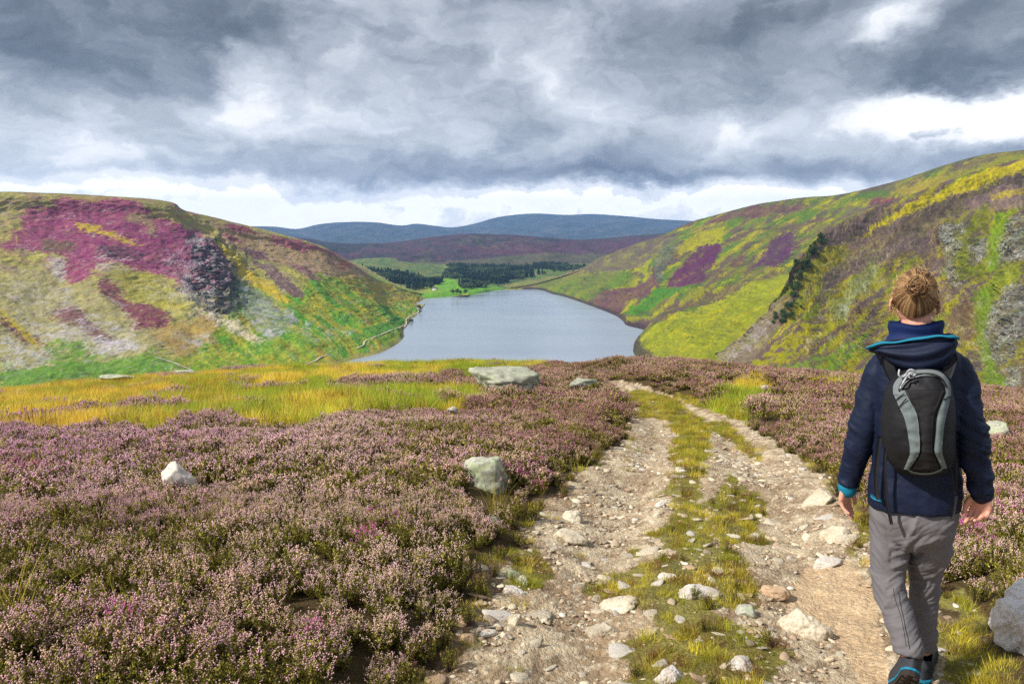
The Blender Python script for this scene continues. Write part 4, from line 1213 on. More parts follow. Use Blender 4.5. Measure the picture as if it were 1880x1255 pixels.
# ------------------------------------------------------------------ stones
_ico = {}
def ico(sub):
    if sub not in _ico:
        bm = bmesh.new()
        bmesh.ops.create_icosphere(bm, subdivisions=sub, radius=1.0)
        _ico[sub] = (np.array([v.co[:] for v in bm.verts]), np.array([[v.index for v in f.verts] for f in bm.faces]))
        bm.free()
    return _ico[sub]
def rock_mesh(name, seed, sx, sy, sz, sub=4, nplanes=11, rough=0.05, flat=0.0):
    v, f = ico(sub)
    r = np.random.default_rng(seed)
    nrm = r.normal(0, 1, (nplanes, 3)); nrm /= np.linalg.norm(nrm, axis=1)[:, None]
    nrm = np.concatenate([nrm, [[0, 0, 1], [0, 0, -1]]]); 
    d = np.concatenate([r.uniform(0.62, 0.98, nplanes), [0.8 - flat, 0.9]])
    dots = v @ nrm.T
    rr = np.where(dots > 0.05, d[None] / np.maximum(dots, 0.05), 9)
    rr = np.sort(rr, 1)
    rad = rr[:, 0] * 0.85 + np.minimum(rr[:, 1], rr[:, 0] * 1.25) * 0.15
    rad = np.minimum(rad, 1.25)
    n_ = fbm(v[:, 0] * 2 + seed, v[:, 1] * 2 + v[:, 2] * 1.7, 5, seed) + 0.6 * ridged(v[:, 0] * 3.1 + v[:, 2], v[:, 1] * 2.7 - v[:, 2] * 2, 4, seed + 5) - 0.3
    rad = rad * (1 + rough * n_)
    q = v * rad[:, None] * np.array([sx, sy, sz])
    me = np_mesh(name, q, f, sub >= 4)
    return me
def rock_mat(name, c1, c2, c3, scale=3.0, lichen=None, lth=0.55, bump=0.6, dist=0.02):
    m, t = mat_new(name)
    tcn = t.n('ShaderNodeTexCoord')
    oi = t.n('ShaderNodeObjectInfo')
    vec = t.n('ShaderNodeVectorMath', operation='ADD', ins={0: tcn.outputs['Object'], 1: oi.outputs['Location']})
    n1 = t.n('ShaderNodeTexNoise', ins={'Vector': vec.outputs[0], 'Scale': scale, 'Detail': 9.0, 'Roughness': 0.66, 'Distortion': 0.4})
    n2 = t.n('ShaderNodeTexNoise', ins={'Vector': vec.outputs[0], 'Scale': scale * 9, 'Detail': 6.0, 'Roughness': 0.7})
    n3 = t.n('ShaderNodeTexNoise', ins={'Vector': vec.outputs[0], 'Scale': scale * 2.2, 'Detail': 7.0, 'Roughness': 0.7, 'Distortion': 0.8})
    rp = t.n('ShaderNodeMapRange', ins={0: n1.outputs[0], 1: 0.36, 2: 0.64})
    col = t.mix(rp.outputs[0], tuple(c1), tuple(c2))
    rp2 = t.n('ShaderNodeMapRange', ins={0: n2.outputs[0], 1: 0.5, 2: 0.68})
    col = t.mix(t.m('MULTIPLY', rp2.outputs[0], 0.7), col, tuple(c3))
    if lichen is not None:
        rp3 = t.n('ShaderNodeMapRange', ins={0: n3.outputs[0], 1: lth, 2: lth + 0.07})
        col = t.mix(t.m('MULTIPLY', rp3.outputs[0], 0.75), col, tuple(lichen))
    v_ = t.m('ADD', 0.82, t.m('MULTIPLY', oi.outputs['Random'], 0.34))
    cc = t.n('ShaderNodeCombineXYZ', ins={0: v_, 1: v_, 2: v_})
    col = t.mix(1.0, col, cc.outputs[0], 'MULTIPLY')
    h = t.m('ADD', n1.outputs[0], t.m('MULTIPLY', n2.outputs[0], 0.5))
    bp = t.n('ShaderNodeBump', ins={'Height': h, 'Strength': bump, 'Distance': dist})
    principled(t, col, 0.85, 0.25, bp.outputs[0])
    return m
M_CREAM = rock_mat('cream stone', alb((222, 210, 186)), alb((188, 172, 146)), alb((124, 110, 90)), 7, alb((232, 226, 208)), 0.58)
M_WHITE = rock_mat('white quartz', alb((228, 222, 210)), alb((196, 184, 172)), alb((134, 124, 112)), 9, alb((205, 180, 165)), 0.6)
M_QTZ = rock_mat('bright quartz', alb((252, 246, 240)), alb((232, 220, 212)), alb((160, 146, 134)), 6, alb((196, 180, 150)), 0.56)
M_GREY = rock_mat('grey lichened stone', alb((190, 188, 172)), alb((140, 140, 128)), alb((96, 96, 82)), 4, alb((176, 186, 142)), 0.5)
M_TAN = rock_mat('tan stone', alb((208, 178, 144)), alb((180, 148, 118)), alb((130, 108, 88)), 8, alb((226, 208, 180)), 0.6)

def stone_at(name, px, base, wpx, hpx, label, mat, seed, depth=0.8, rx=0.0, ry=0.0, rz=0.0, sink=0.42, zup=0.0, cat='stone', sub=5, rough=0.11, group=None, planes=11):
    """a stone standing where the ground meets photograph point (px, base); sizes in photograph pixels become metres"""
    q = hit_all(px, base)
    while q is None:
        base += 1.5
        q = hit_all(px, base)
    k = math.hypot(q[1], q[2] * 0.3) / FPX
    w_, h_ = wpx * k / 2, hpx * k * (0.70 if cat == 'stone' else 1.0)
    me = rock_mesh(name, seed, w_, w_ * depth, h_ * 0.5 / (1 - sink) * 1.15, sub, planes, rough)
    o = obj(name, me, mat)
    o.location = (q[0], q[1] + w_ * depth * 0.5, q[2] + h_ * (0.5 - sink) + zup)
    o.rotation_euler = (rx, ry, rz)
    return tag(o, label, cat, group)
ST = [
    ('boulder', 930, 722, 132, 36, 'large pale boulder with green lichen on the heather crest', M_GREY, 3, dict(depth=0.7, cat='boulder', zup=0.10, ry=0.06, planes=7, sink=0.25, rough=0.16)),
    ('boulder', 1074, 718, 46, 15, 'low rounded pale boulder in heather just left of the far bend of the track', M_GREY, 4, dict(cat='boulder', zup=0.12)),
    ('boulder', 893, 893, 78, 46, 'pale grey boulder beside the magenta heather on the left bank', M_GREY, 12, dict(cat='boulder', zup=0.05, ry=-0.1, planes=6)),
    ('boulder', 322, 914, 60, 60, 'white peaked quartz boulder alone in the left heather', M_WHITE, 22, dict(cat='boulder', zup=0.06, sink=0.1, depth=0.6, ry=-0.3)),
    ('boulder', 1956, 1190, 196, 96, 'big white quartz boulder at the right edge behind the walker', M_QTZ, 25, dict(cat='boulder', depth=0.8, ry=-0.45, sink=0.3, rough=0.11, sub=6, planes=9)),
    ('stone', 831, 778, 17, 13, 'small white stone showing through the far heather left of the track', M_WHITE, 31, dict(zup=0.22)),
    ('stone', 1838, 812, 40, 24, 'grey stone in the heather just right of the walker\'s arm', M_GREY, 32, dict(zup=0.16)),
    ('stone', 1405, 722, 16, 12, 'small white stone under the yellow grass right of the track', M_WHITE, 33, dict(zup=0.1)),
    ('stone', 905, 972, 24, 30, 'grey stone half hidden in the bank below the grey boulder', M_GREY, 34, dict(zup=0.02)),
    ('stone', 1506, 925, 78, 26, 'long cream slab beside the walker\'s left hand', M_CREAM, 35, dict(ry=-0.42, depth=0.6, sub=5)),
    ('stone', 1533, 990, 56, 24, 'cream wedge stone on the right verge below the long slab', M_CREAM, 36, dict(ry=-0.35)),
    ('stone', 1562, 996, 42, 18, 'small cream slab touching the wedge stone on the right verge', M_CREAM, 37, dict(ry=-0.3)),
    ('stone', 1528, 1040, 60, 16, 'flat white slab at the top of the bare sandy patch', M_WHITE, 38, dict(ry=-0.12)),
    ('stone', 1484, 1168, 78, 50, 'large flat tan slab set in the right rut', M_CREAM, 39, dict(depth=1.0, sink=0.5, ry=0.25, rx=0.2)),
    ('stone', 1044, 995, 74, 26, 'long pale slab lying at the foot of the left bank', M_CREAM, 40, dict(ry=0.24, depth=0.5)),
    ('stone', 1053, 958, 42, 24, 'pale blocky stone just above the long slab on the left', M_CREAM, 41, dict()),
    ('stone', 1216, 928, 28, 12, 'small pale stone alone in the upper left rut', M_WHITE, 42, dict(ry=-0.3)),
    ('stone', 1282, 1096, 78, 18, 'wide flat pale stone in the turf between the ruts', M_WHITE, 43, dict(depth=0.6)),
    ('stone', 1229, 1063, 42, 12, 'thin white stone above the wide flat stone between the ruts', M_WHITE, 44, dict()),
    ('stone', 1372, 1130, 44, 20, 'rounded grey stone beside the moss between the ruts', M_GREY, 45, dict()),
    ('stone', 1420, 1098, 60, 26, 'broad tan stone left of the bare sandy patch', M_TAN, 46, dict()),
    ('stone', 1135, 1120, 66, 22, 'broad pale slab tilted in the lower left rut', M_CREAM, 47, dict(ry=-0.25)),
    ('stone', 1110, 1165, 60, 22, 'cream slab below the tilted pale slab in the left rut', M_CREAM, 48, dict(ry=-0.2)),
    ('stone', 945, 1090, 44, 16, 'pale stone under the small green tuft at the left verge', M_WHITE, 49, dict(ry=0.3)),
    ('stone', 938, 1060, 30, 22, 'grey stone beside the small green tuft at the left verge', M_GREY, 50, dict()),
    ('stone', 944, 1150, 26, 34, 'upright pale stone at the lower left verge', M_CREAM, 51, dict()),
    ('stone', 858, 1178, 36, 20, 'rust coloured stone at the foot of the left heather', M_TAN, 52, dict()),
    ('stone', 1718, 1200, 40, 18, 'small white stone beside the walker\'s boot', M_WHITE, 53, dict(ry=-0.2)),
    ('stone', 1362, 1228, 60, 18, 'flat pale stone in the moss near the bottom of the picture', M_WHITE, 54, dict()),
    ('stone', 1235, 1250, 60, 30, 'pale angular stone at the bottom below the moss patch', M_WHITE, 55, dict()),
    ('stone', 215, 704, 56, 9, 'long low rock on the grassy crest at the far left', M_GREY, 56, dict(depth=0.4, zup=0.25)),
    ('stone', 342, 694, 50, 8, 'low rock on the grassy crest right of the long one', M_GREY, 57, dict(depth=0.4, zup=0.25)),
]
for nm, px, b_, wp, hp, lb, mt, sd, kw in ST:
    stone_at(nm, px, b_, wp, hp, lb, mt, sd, **kw)

# angular stones lying on the track: one mesh per shape, copied
protos_s = []
for s in range(10):
    r0 = np.random.default_rng(500 + s)
    for mt in (M_CREAM, M_WHITE, M_TAN):
        me = rock_mesh('stone', 500 + s, 1.0, r0.uniform(0.5, 0.85), r0.uniform(0.18, 0.34), 3, 9, 0.10)
        me.materials.append(mt)
        protos_s.append(me)
r = np.random.default_rng(77)
cnt, placed = 0, []
LBL = [(0.42, 'stones in the left rut', 'pale angular stone in the left rut'),
       (0.62, 'stones between the ruts', 'pale angular stone between the ruts'),
       (1.1, 'stones in the right rut', 'pale angular stone in the right rut')]
while cnt < 285:
    y = float(2.4 * (13.0 / 2.4) ** r.uniform()); 
    t_ = r.uniform(-0.06, 1.04)
    xl = np.interp(y, LY, LX); xr = np.interp(y, RY, RX)
    x = float(xl + t_ * (xr - xl))
    px, py = project(x, y, float(ground(x, y)))
    if inpoly(np.array([px]), np.array([py]), SAND)[0]: continue
    if 1560 < px < 1740 and y < 3.6: continue
    s = float(np.clip(r.lognormal(math.log(0.038), 0.45), 0.02, 0.085))
    if any((x - a) ** 2 + (y - b) ** 2 < (s + c) ** 2 * 0.8 for a, b, c in placed): continue
    if float(fbm(np.array([x / 0.8]), np.array([y / 0.8]), 2, 555)[0]) < -0.25 and r.uniform() < 0.7: continue
    placed.append((x, y, s))
    o = obj('stone', protos_s[int(r.integers(0, 2)) + 3 * int(r.integers(0, 10)) if r.uniform() < 0.85 else 2 + 3 * int(r.integers(0, 10))])
    o.location = (x, y, float(ground(x, y)) + s * 0.0)
    o.scale = (s * r.uniform(0.9, 1.3), s, s * r.uniform(0.8, 1.2))
    o.rotation_euler = (r.normal(0, 0.18), r.normal(-0.08, 0.2), r.uniform(0, 6.28))
    for lim, grp, lab in LBL:
        if t_ < lim: break
    if t_ < 0.02: grp, lab = 'stones at the left verge', 'pale angular stone at the left verge'
    colr = 'cream' if M_CREAM in list(o.data.materials) else ('white' if M_WHITE in list(o.data.materials) else 'tan')
    band_ = 'close to the bottom of the picture' if py > 1120 else ('level with the walker\'s knees' if py > 1000 else ('level with the walker\'s hands' if py > 880 else 'near the far bend'))
    tag(o, '%s %s %s %s' % ('broad' if s > 0.055 else ('small' if s < 0.032 else 'middling'), colr, lab.replace('pale angular ', ''), band_), 'stone', grp)
    cnt += 1
# gravel
def gravel_mat():
    m, t = mat_new('gravel')
    ti = t.n('ShaderNodeAttribute', attribute_name='tint', attribute_type='INSTANCER')
    tcn = t.n('ShaderNodeTexCoord')
    n1 = t.n('ShaderNodeTexNoise', ins={'Vector': tcn.outputs['Object'], 'Scale': 2.0, 'Detail': 4.0})
    f = t.m('ADD', 0.75, t.m('MULTIPLY', n1.outputs[0], 0.5))
    cc = t.n('ShaderNodeCombineXYZ', ins={0: f, 1: f, 2: f})
    principled(t, t.mix(1.0, ti.outputs[1], cc.outputs[0], 'MULTIPLY'), 0.9, 0.2)
    return m
MGV = gravel_mat()
GVP = [proto('pebble_source', rock_mesh('pebble', 900 + s, 1, 0.75, 0.5, 2, 8, 0.05), MGV) for s in range(6)]
x, y = [np.concatenate(a) for a in zip(sample(1.4, 5, 1500, 0.75, 0.6, 81), sample(5, 10, 700, 0.5, 0.5, 82), sample(10, 20, 150, 0.4, 0.5, 83))]
zn, px, py, t_, o_ = zone(x, y)
r = np.random.default_rng(84)
pr = np.where(zn == 0, 0.75, np.where(zn == 4, 0.35, np.where(zn == 1, 0.18, 0)))
pr = pr * sstep(-0.45, 0.25, fbm(x / 0.5, y / 0.5, 4, 441)) * np.where(inpoly(px, py, SAND), 0.1, 1)
ok = r.uniform(size=len(x)) < pr
x, y, px, py = x[ok], y[ok], px[ok], py[ok]
n = len(x)
s = np.clip(r.lognormal(math.log(0.0085), 0.6, n), 0.004, 0.034) * (1 + 0.4 * (y > 5))
c_ = np.array([alb((212, 198, 172)), alb((194, 174, 146)), alb((172, 148, 122)), alb((152, 136, 118)), alb((228, 220, 202))])
tint = c_[r.choice(5, n, p=(0.24, 0.34, 0.24, 0.14, 0.04))] * r.uniform(0.75, 1.1, n)[:, None]
tag(scatter('gravel', mk(x, y, 0.001), rots(n, r, 0.25), np.stack([s, s, s * 0.8], 1), r.integers(0, 6, n), tint, GVP), 'loose pale gravel in the ruts of the track', 'gravel', kind='stuff')
# ------------------------------------------------------------------ trees, wood, cottages
def crown_mesh(name, seed, w_, h, base, n, conifer, leaf):
    r = np.random.default_rng(seed)
    T = Tuft()
    lob = [(r.normal(0, w_ * 0.26), r.normal(0, w_ * 0.26), base + (h - base) * r.uniform(0.25, 0.85), w_ * r.uniform(0.25, 0.42)) for _ in range(7)]
    for i in range(n):
        if conifer:
            s = r.uniform() ** 0.8; zz = base + (h - base) * s
            rr = w_ * 0.5 * (1 - s) ** 0.8 * (0.75 + 0.25 * math.sin(s * 40)) * math.sqrt(r.uniform(0.3, 1)); a = r.uniform(0, 6.283)
            p_ = np.array([rr * math.cos(a), rr * math.sin(a), zz])
        else:
            c = lob[r.integers(0, 7)]
            d = r.normal(0, 1, 3); d /= np.linalg.norm(d)
            p_ = np.array(c[:3]) + d * c[3] * r.uniform(0.6, 1.05) * np.array([1, 1, 0.85])
        d = r.normal(0, 1, 3); d /= np.linalg.norm(d)
        sd = np.cross(d, r.normal(0, 1, 3)); sd /= np.linalg.norm(sd)
        T.blade(p_, d, sd, leaf * r.uniform(0.7, 1.3), leaf * 0.8, r.uniform(0.55, 1.35) * np.ones(3), 1, 0, 1)
    return T.mesh(name)
def trunk_mesh(name, h, r0, seed):
    r = np.random.default_rng(seed)
    V, F = [], []
    def limb(p0, p1, a, b):
        n0 = len(V); d = p1 - p0; L = np.linalg.norm(d); d = d / L
        u = np.cross(d, (0.2, 1, 0.1)); u /= np.linalg.norm(u); w_ = np.cross(d, u)
        for p_, rr in ((p0, a), (p0 + d * L * 0.5 + r.normal(0, 0.03 * L, 3), (a + b) / 2), (p1, b)):
            for k in range(7):
                t_ = k / 7 * 6.283
                V.append(p_ + (u * math.cos(t_) + w_ * math.sin(t_)) * rr)
        for j in range(2):
            for k in range(7): F.append((n0 + j * 7 + k, n0 + j * 7 + (k + 1) % 7, n0 + j * 7 + 7 + (k + 1) % 7, n0 + j * 7 + 7 + k))
    limb(np.array([0, 0, -0.6]), np.array([0, 0, h * 0.9]), r0, r0 * 0.25)
    for k in range(6):
        z = h * r.uniform(0.3, 0.7); a = r.uniform(0, 6.283)
        limb(np.array([0, 0, z]), np.array([math.cos(a) * h * 0.22, math.sin(a) * h * 0.22, z + h * 0.2]), r0 * 0.4, r0 * 0.1)
    return np_mesh(name, np.array(V), np.array(F))
def leaf_mat(name, c):
    m, t = mat_new(name)
    at = t.n('ShaderNodeAttribute', attribute_name='col')
    oi = t.n('ShaderNodeObjectInfo')
    f = t.m('ADD', 0.75, t.m('MULTIPLY', oi.outputs['Random'], 0.5))
    cc = t.n('ShaderNodeCombineXYZ', ins={0: f, 1: f, 2: f})
    col = t.mix(1.0, t.mix(1.0, at.outputs[0], tuple(c), 'MULTIPLY'), cc.outputs[0], 'MULTIPLY')
    principled(t, col, 0.8, 0.15)
    return m
M_CON = leaf_mat('dark conifer needles', (0.022, 0.042, 0.024)); M_BRD = leaf_mat('broad green leaves', (0.05, 0.085, 0.022)); M_BARK = plain_mat('bark', (0.09, 0.07, 0.05))
class Kind: pass
tree_kinds = []
for i in range(3):
    tree_kinds.append((trunk_mesh('trunk', 6.5, 0.22, i), crown_mesh('crown', 40 + i, 6.0, 7.5, 0.8, 900, False, 0.6)))
for tm, cm_ in tree_kinds: tm.materials.append(M_BARK); cm_.materials.append(M_BRD)
def place_tree(loc, s, k, label, group, name='tree'):
    e = empty(name, loc, random.uniform(0, 6.28)); e.scale = (s, s, s * random.uniform(0.85, 1.2))
    obj('trunk', tree_kinds[k][0], parent=e); obj('crown', tree_kinds[k][1], parent=e)
    return tag(e, label, 'tree', group)
rt = random.Random(5)
edge_line = [(1506, 440), (1490, 452), (1478, 468), (1470, 486), (1463, 500), (1458, 516), (1456, 532), (1450, 548), (1444, 562), (1436, 576), (1428, 588), (1420, 598)]
for i in range(46):
    t_ = rt.uniform(0, len(edge_line) - 1.01); j = int(t_); f = t_ - j
    ex = edge_line[j][0] * (1 - f) + edge_line[j + 1][0] * f + rt.gauss(0, 7) + 6
    ey = edge_line[j][1] * (1 - f) + edge_line[j + 1][1] * f + rt.gauss(0, 7)
    q = on_hill(SN, None, None, ex, ey)
    place_tree(q - Vector((0, 0, 0.4)), rt.uniform(0.45, 0.85), i % 3, 'green tree on the %s of the steep edge of the near right hill' % ('top stretch' if t_ < 4 else ('middle stretch' if t_ < 8 else 'lowest stretch')), 'trees on the edge of the right crag')
for ex, ey, s in ((769, 567, 0.9), (772, 570, 0.8), (755, 594, 0.9), (778, 577, 0.5)):
    place_tree(on_hill(SL, None, None, ex, ey), s, 1, 'small dark tree on the left shore where the pale track bends', 'trees on the left shore track')
for ex, ey, s in ((833, 541, 1.2), (839, 541, 1.3), (846, 541, 1.0), (853, 540, 1.2)):
    place_tree(on_hill(SV, None, None, ex, ey), s, 2, 'small tree on the far end shore of the loch', 'trees on the far shore')
for ex, ey, s in ((775, 531, 1.7), (779, 530, 1.9), (784, 530, 1.8), (790, 531, 1.7), (793, 530, 1.5)):
    place_tree(on_hill(SV, None, None, ex, ey), s, 0, 'dark tree in the clump beside the white cottage near the loch', 'trees beside the near cottage')
# plantation woods far off: one mass
WOODS = [[(650, 492), (700, 498), (760, 506), (806, 515), (800, 524), (765, 530), (735, 532), (700, 518), (660, 506)],
         [(828, 487), (850, 484), (885, 485), (900, 491), (960, 491), (1000, 487), (1060, 489), (1078, 494), (1020, 499), (960, 497), (900, 503), (850, 503), (820, 497)],
         [(815, 505), (870, 502), (930, 503), (1010, 502), (960, 512), (925, 518), (880, 528), (848, 529), (845, 519), (880, 513), (820, 511)],
         [(940, 486), (1000, 483), (1050, 487), (1000, 489)]]
PXv, PYv = project(SV[..., 0], SV[..., 1], SV[..., 2])
PXm, PYm = project(SM[..., 0], SM[..., 1], SM[..., 2])
PXl, PYl = project(SL[..., 0], SL[..., 1], SL[..., 2])
pts = []
rg = np.random.default_rng(9)
for w_, n_ in zip(WOODS, (1000, 1000, 760, 160)):
    m_ = inpoly(PXv + fbm(SV[..., 0] / 50, SV[..., 1] / 80, 3, 7) * 5, PYv + fbm(SV[..., 0] / 60, SV[..., 1] / 90, 3, 8) * 2.5, w_)
    m_[-16:] = False
    m_ &= fbm(SV[..., 0] / 90, SV[..., 1] / 60, 3, 19) > 0.0
    q = SV[m_]
    if len(q) == 0: continue
    k = rg.integers(0, len(q), n_)
    pp = q[k] + rg.normal(0, 5, (n_, 3)) * (1, 2, 0)
    pts.append(pp)
pts = np.concatenate(pts)
n = len(pts)
CP_ = proto('tree_source', crown_mesh('wood tree', 91, 5.5, 13.0, 0.5, 260, True, 1.7), None); CP_.data.materials.clear()
CB_ = proto('tree_source', crown_mesh('wood tree', 92, 8.5, 10.5, 1.0, 260, False, 1.7), None); CB_.data.materials.clear()
m, t = mat_new('distant wood')
at = t.n('ShaderNodeAttribute', attribute_name='col'); ti = t.n('ShaderNodeAttribute', attribute_name='tint', attribute_type='INSTANCER')
principled(t, t.mix(1.0, at.outputs[0], ti.outputs[1], 'MULTIPLY'), 0.9, 0.1)
CP_.data.materials.append(m); CB_.data.materials.append(m)
s = rg.uniform(0.75, 1.25, n)
cz = fbm(pts[:, 0] / 130, pts[:, 1] / 200, 3, 17)
tint = np.where(cz[:, None] > 0.1, np.array([0.085, 0.12, 0.045]), np.array([0.040, 0.075, 0.042])) * rg.uniform(0.7, 1.3, n)[:, None]
tag(scatter('wood', pts, np.stack([0 * s, 0 * s, rg.uniform(0, 6.28, n)], 1), np.stack([s, s, s], 1), (cz > 0.1).astype(int), tint, [CP_, CB_]), 'dark plantation woods on the valley floor beyond the loch', 'wood', kind='stuff')

def box(x0, x1, y0, y1, z0, z1):
    v = np.array([(x, y, z) for z in (z0, z1) for y in (y0, y1) for x in (x0, x1)], float)
    f = np.array([(0, 2, 3, 1), (4, 5, 7, 6), (0, 1, 5, 4), (2, 6, 7, 3), (0, 4, 6, 2), (1, 3, 7, 5)])
    return v, f
M_WW = plain_mat('white harled wall', (0.75, 0.74, 0.70)); M_SL = plain_mat('slate', (0.10, 0.11, 0.12)); M_GL = plain_mat('dark window', (0.03, 0.035, 0.04), 0.2, 0.5)
def cottage(loc, rz, L, label, sc=1.0):
    e = empty('cottage', loc, rz); e.scale = (sc,) * 3
    obj('wall', np_mesh('wall', *box(-L / 2, L / 2, -3, 3, -2, 3.6), False), M_WW, e)
    h = L / 2 + 0.3
    v = np.array([(-h, -3.4, 3.4), (h, -3.4, 3.4), (-h, 3.4, 3.4), (h, 3.4, 3.4), (-h, 0, 6.6), (h, 0, 6.6)], float)
    vv = np.concatenate([v, v - (0, 0, 0.25)])
    me = bpy.data.meshes.new('roof')
    me.from_pydata([tuple(a) for a in v], [], [(0, 1, 5, 4), (3, 2, 4, 5), (0, 4, 2), (1, 3, 5), (0, 2, 3, 1)])
    rf = obj('roof', me, M_SL, e)
    for sx in (-1, 1): obj('chimney', np_mesh('chimney', *box(sx * (L / 2 - 0.6) - 0.5, sx * (L / 2 - 0.6) + 0.5, -0.5, 0.5, 5.6, 7.6), False), M_WW, rf)
    for wx in (-L * 0.3, L * 0.3): obj('window', np_mesh('window', *box(wx - 0.6, wx + 0.6, -3.06, -2.98, 1.0, 2.4), False), M_GL, e)
    obj('door', np_mesh('door', *box(-0.5, 0.5, -3.06, -2.98, -0.2, 2.1), False), M_SL, e)
    return tag(e, label, 'cottage')
cottage(on_hill(SV, None, None, 799, 533), 0.3, 11, 'small white cottage beside the dark tree clump near the head of the loch')
cottage(on_hill(SV, None, None, 925, 506), -0.2, 15, 'white cottage far off among the plantation woods beyond the loch')
# ------------------------------------------------------------------ the walker
_P_world, _ground = P, ground
PHI = math.atan2(1.60, 2.93)                     # she walks straight away from the camera
SPH, CPH = math.sin(PHI), math.cos(PHI)
def P(px, py, D):
    """photograph point at nominal depth D, in the walker's own frame (x to her right, y the way she walks)"""
    rx, rz = ray(px, py)
    s_ = (2.92 / CPH + (np.asarray(D, float) - 2.92)) / (rx * SPH + CPH)
    x, y, z = rx * s_, s_, rz * s_
    q = np.array([x * CPH - y * SPH, x * SPH + y * CPH, z]).T
    return q if q.ndim > 1 else Vector([float(a) for a in q])
def to_world(x, y): return x * CPH + y * SPH, -x * SPH + y * CPH
def ground(x, y):
    a, b = to_world(x, y)
    return _ground(a, b)
def ring_tube(pts, ra, rb=None, seg=20, side=None, cap=True, power=2.0):
    """closed tube along pts; ra across 'side', rb the other way; round ends"""
    pts = np.array(pts, float); n = len(pts)
    ra = np.broadcast_to(np.asarray(ra, float), n).copy(); rb = ra.copy() if rb is None else np.broadcast_to(np.asarray(rb, float), n).copy()
    side = np.array(side if side is not None else (1, 0, 0), float)
    rows = []
    tang = np.gradient(pts, axis=0)
    tang /= np.linalg.norm(tang, axis=1)[:, None] + 1e-9
    def ring(c, tg, a, b):
        s_ = side - tg * side.dot(tg); s_ /= np.linalg.norm(s_) + 1e-9
        u = np.cross(tg, s_)
        th = np.linspace(0, 2 * math.pi, seg, endpoint=False)
        cx, sx = np.cos(th), np.sin(th)
        cx = np.sign(cx) * np.abs(cx) ** (2 / power); sx = np.sign(sx) * np.abs(sx) ** (2 / power)
        return c + s_ * (a * cx)[:, None] + u * (b * sx)[:, None]
    c0, c1 = cap if isinstance(cap, tuple) else (cap, cap)
    if c0:
        for k in (0.15, 0.55, 0.85):
            q = math.sqrt(1 - (1 - k) ** 2); rows.append(ring(pts[0] - tang[0] * min(ra[0], rb[0]) * (1 - k), tang[0], ra[0] * q, rb[0] * q))
    for i in range(n): rows.append(ring(pts[i], tang[i], ra[i], rb[i]))
    if c1:
        for k in (0.85, 0.55, 0.15):
            q = math.sqrt(1 - (1 - k) ** 2); rows.append(ring(pts[-1] + tang[-1] * min(ra[-1], rb[-1]) * (1 - k), tang[-1], ra[-1] * q, rb[-1] * q))
    m_ = len(rows)
    V = np.concatenate(rows + [rows[0].mean(0)[None], rows[-1].mean(0)[None]])
    F = []
    for i in range(m_ - 1):
        for k in range(seg):
            k2 = (k + 1) % seg
            F.append((i * seg + k, i * seg + k2, (i + 1) * seg + k2)); F.append((i * seg + k, (i + 1) * seg + k2, (i + 1) * seg + k))
    a, b = m_ * seg, m_ * seg + 1
    for k in range(seg):
        k2 = (k + 1) % seg
        F.append((a, k2, k)); F.append((b, (m_ - 1) * seg + k, (m_ - 1) * seg + k2))
    return V, np.array(F)
def densify(rows, n):
    """smooth interpolation of control rows (lists of numbers)"""
    C = np.array(rows, float)
    return catmull(C, np.linspace(0, len(C) - 1, n), 0)
def union(name, parts, voxel, smooth=6, factor=0.5, disp=None):
    V, F, k = [], [], 0
    for v, f in parts:
        V.append(v); F.append(f + k); k += len(v)
    me = np_mesh(name + '_raw', np.concatenate(V), np.concatenate(F))
    o = bpy.data.objects.new(name + '_raw', me)
    SC.collection.objects.link(o)
    md = o.modifiers.new('r', 'REMESH'); md.mode = 'VOXEL'; md.voxel_size = voxel; md.adaptivity = 0.0
    if smooth:
        ms = o.modifiers.new('s', 'SMOOTH'); ms.factor = factor; ms.iterations = smooth
    dg = bpy.context.evaluated_depsgraph_get()
    ev = o.evaluated_get(dg)
    m2 = bpy.data.meshes.new_from_object(ev)
    bpy.data.objects.remove(o); bpy.data.meshes.remove(me)
    m2.name = name
    m2.materials.clear()
    m2.polygons.foreach_set('use_smooth', np.ones(len(m2.polygons), bool))
    if disp is not None:
        n = len(m2.vertices)
        co = np.empty(n * 3, np.float32); m2.vertices.foreach_get('co', co); co = co.reshape(-1, 3).astype(float)
        nr = np.empty(n * 3, np.float32); m2.vertices.foreach_get('normal', nr); nr = nr.reshape(-1, 3)
        m2.vertices.foreach_set('co', (co + nr * disp(co)[:, None]).astype(np.float32).ravel())
        m2.update()
    return m2
def kpx(py, D):      # metres per photograph pixel at depth D
    b = (H0 / 2 - py) / FPX
    return D / (b * SP + CP) / FPX * CPH
def hrings(rows, seg=28, power=2.4, n=40, cap=True):
    """rows: px, py, half width px, half depth m, D -> closed tube with rings roughly horizontal"""
    R_ = densify(rows, n)
    pts, ra, rb = [], [], []
    for px, py, hw_, dp, D in R_:
        pts.append(P(px, py, D)); ra.append(hw_ * kpx(py, D)); rb.append(dp)
    return ring_tube([tuple(q) for q in pts], ra, rb, seg, (1, 0, 0), cap, power)
def limb(rows, n=30, flat=1.0, seg=20, power=2.0, cap=True):
    R_ = densify(rows, n)
    pts = [tuple(P(a, b, d)) for a, b, _, d in R_]
    ra = [r_ * kpx(b, d) for a, b, r_, d in R_]
    return ring_tube(pts, ra, [q * flat for q in ra], seg, (1, 0, 0), cap, power)

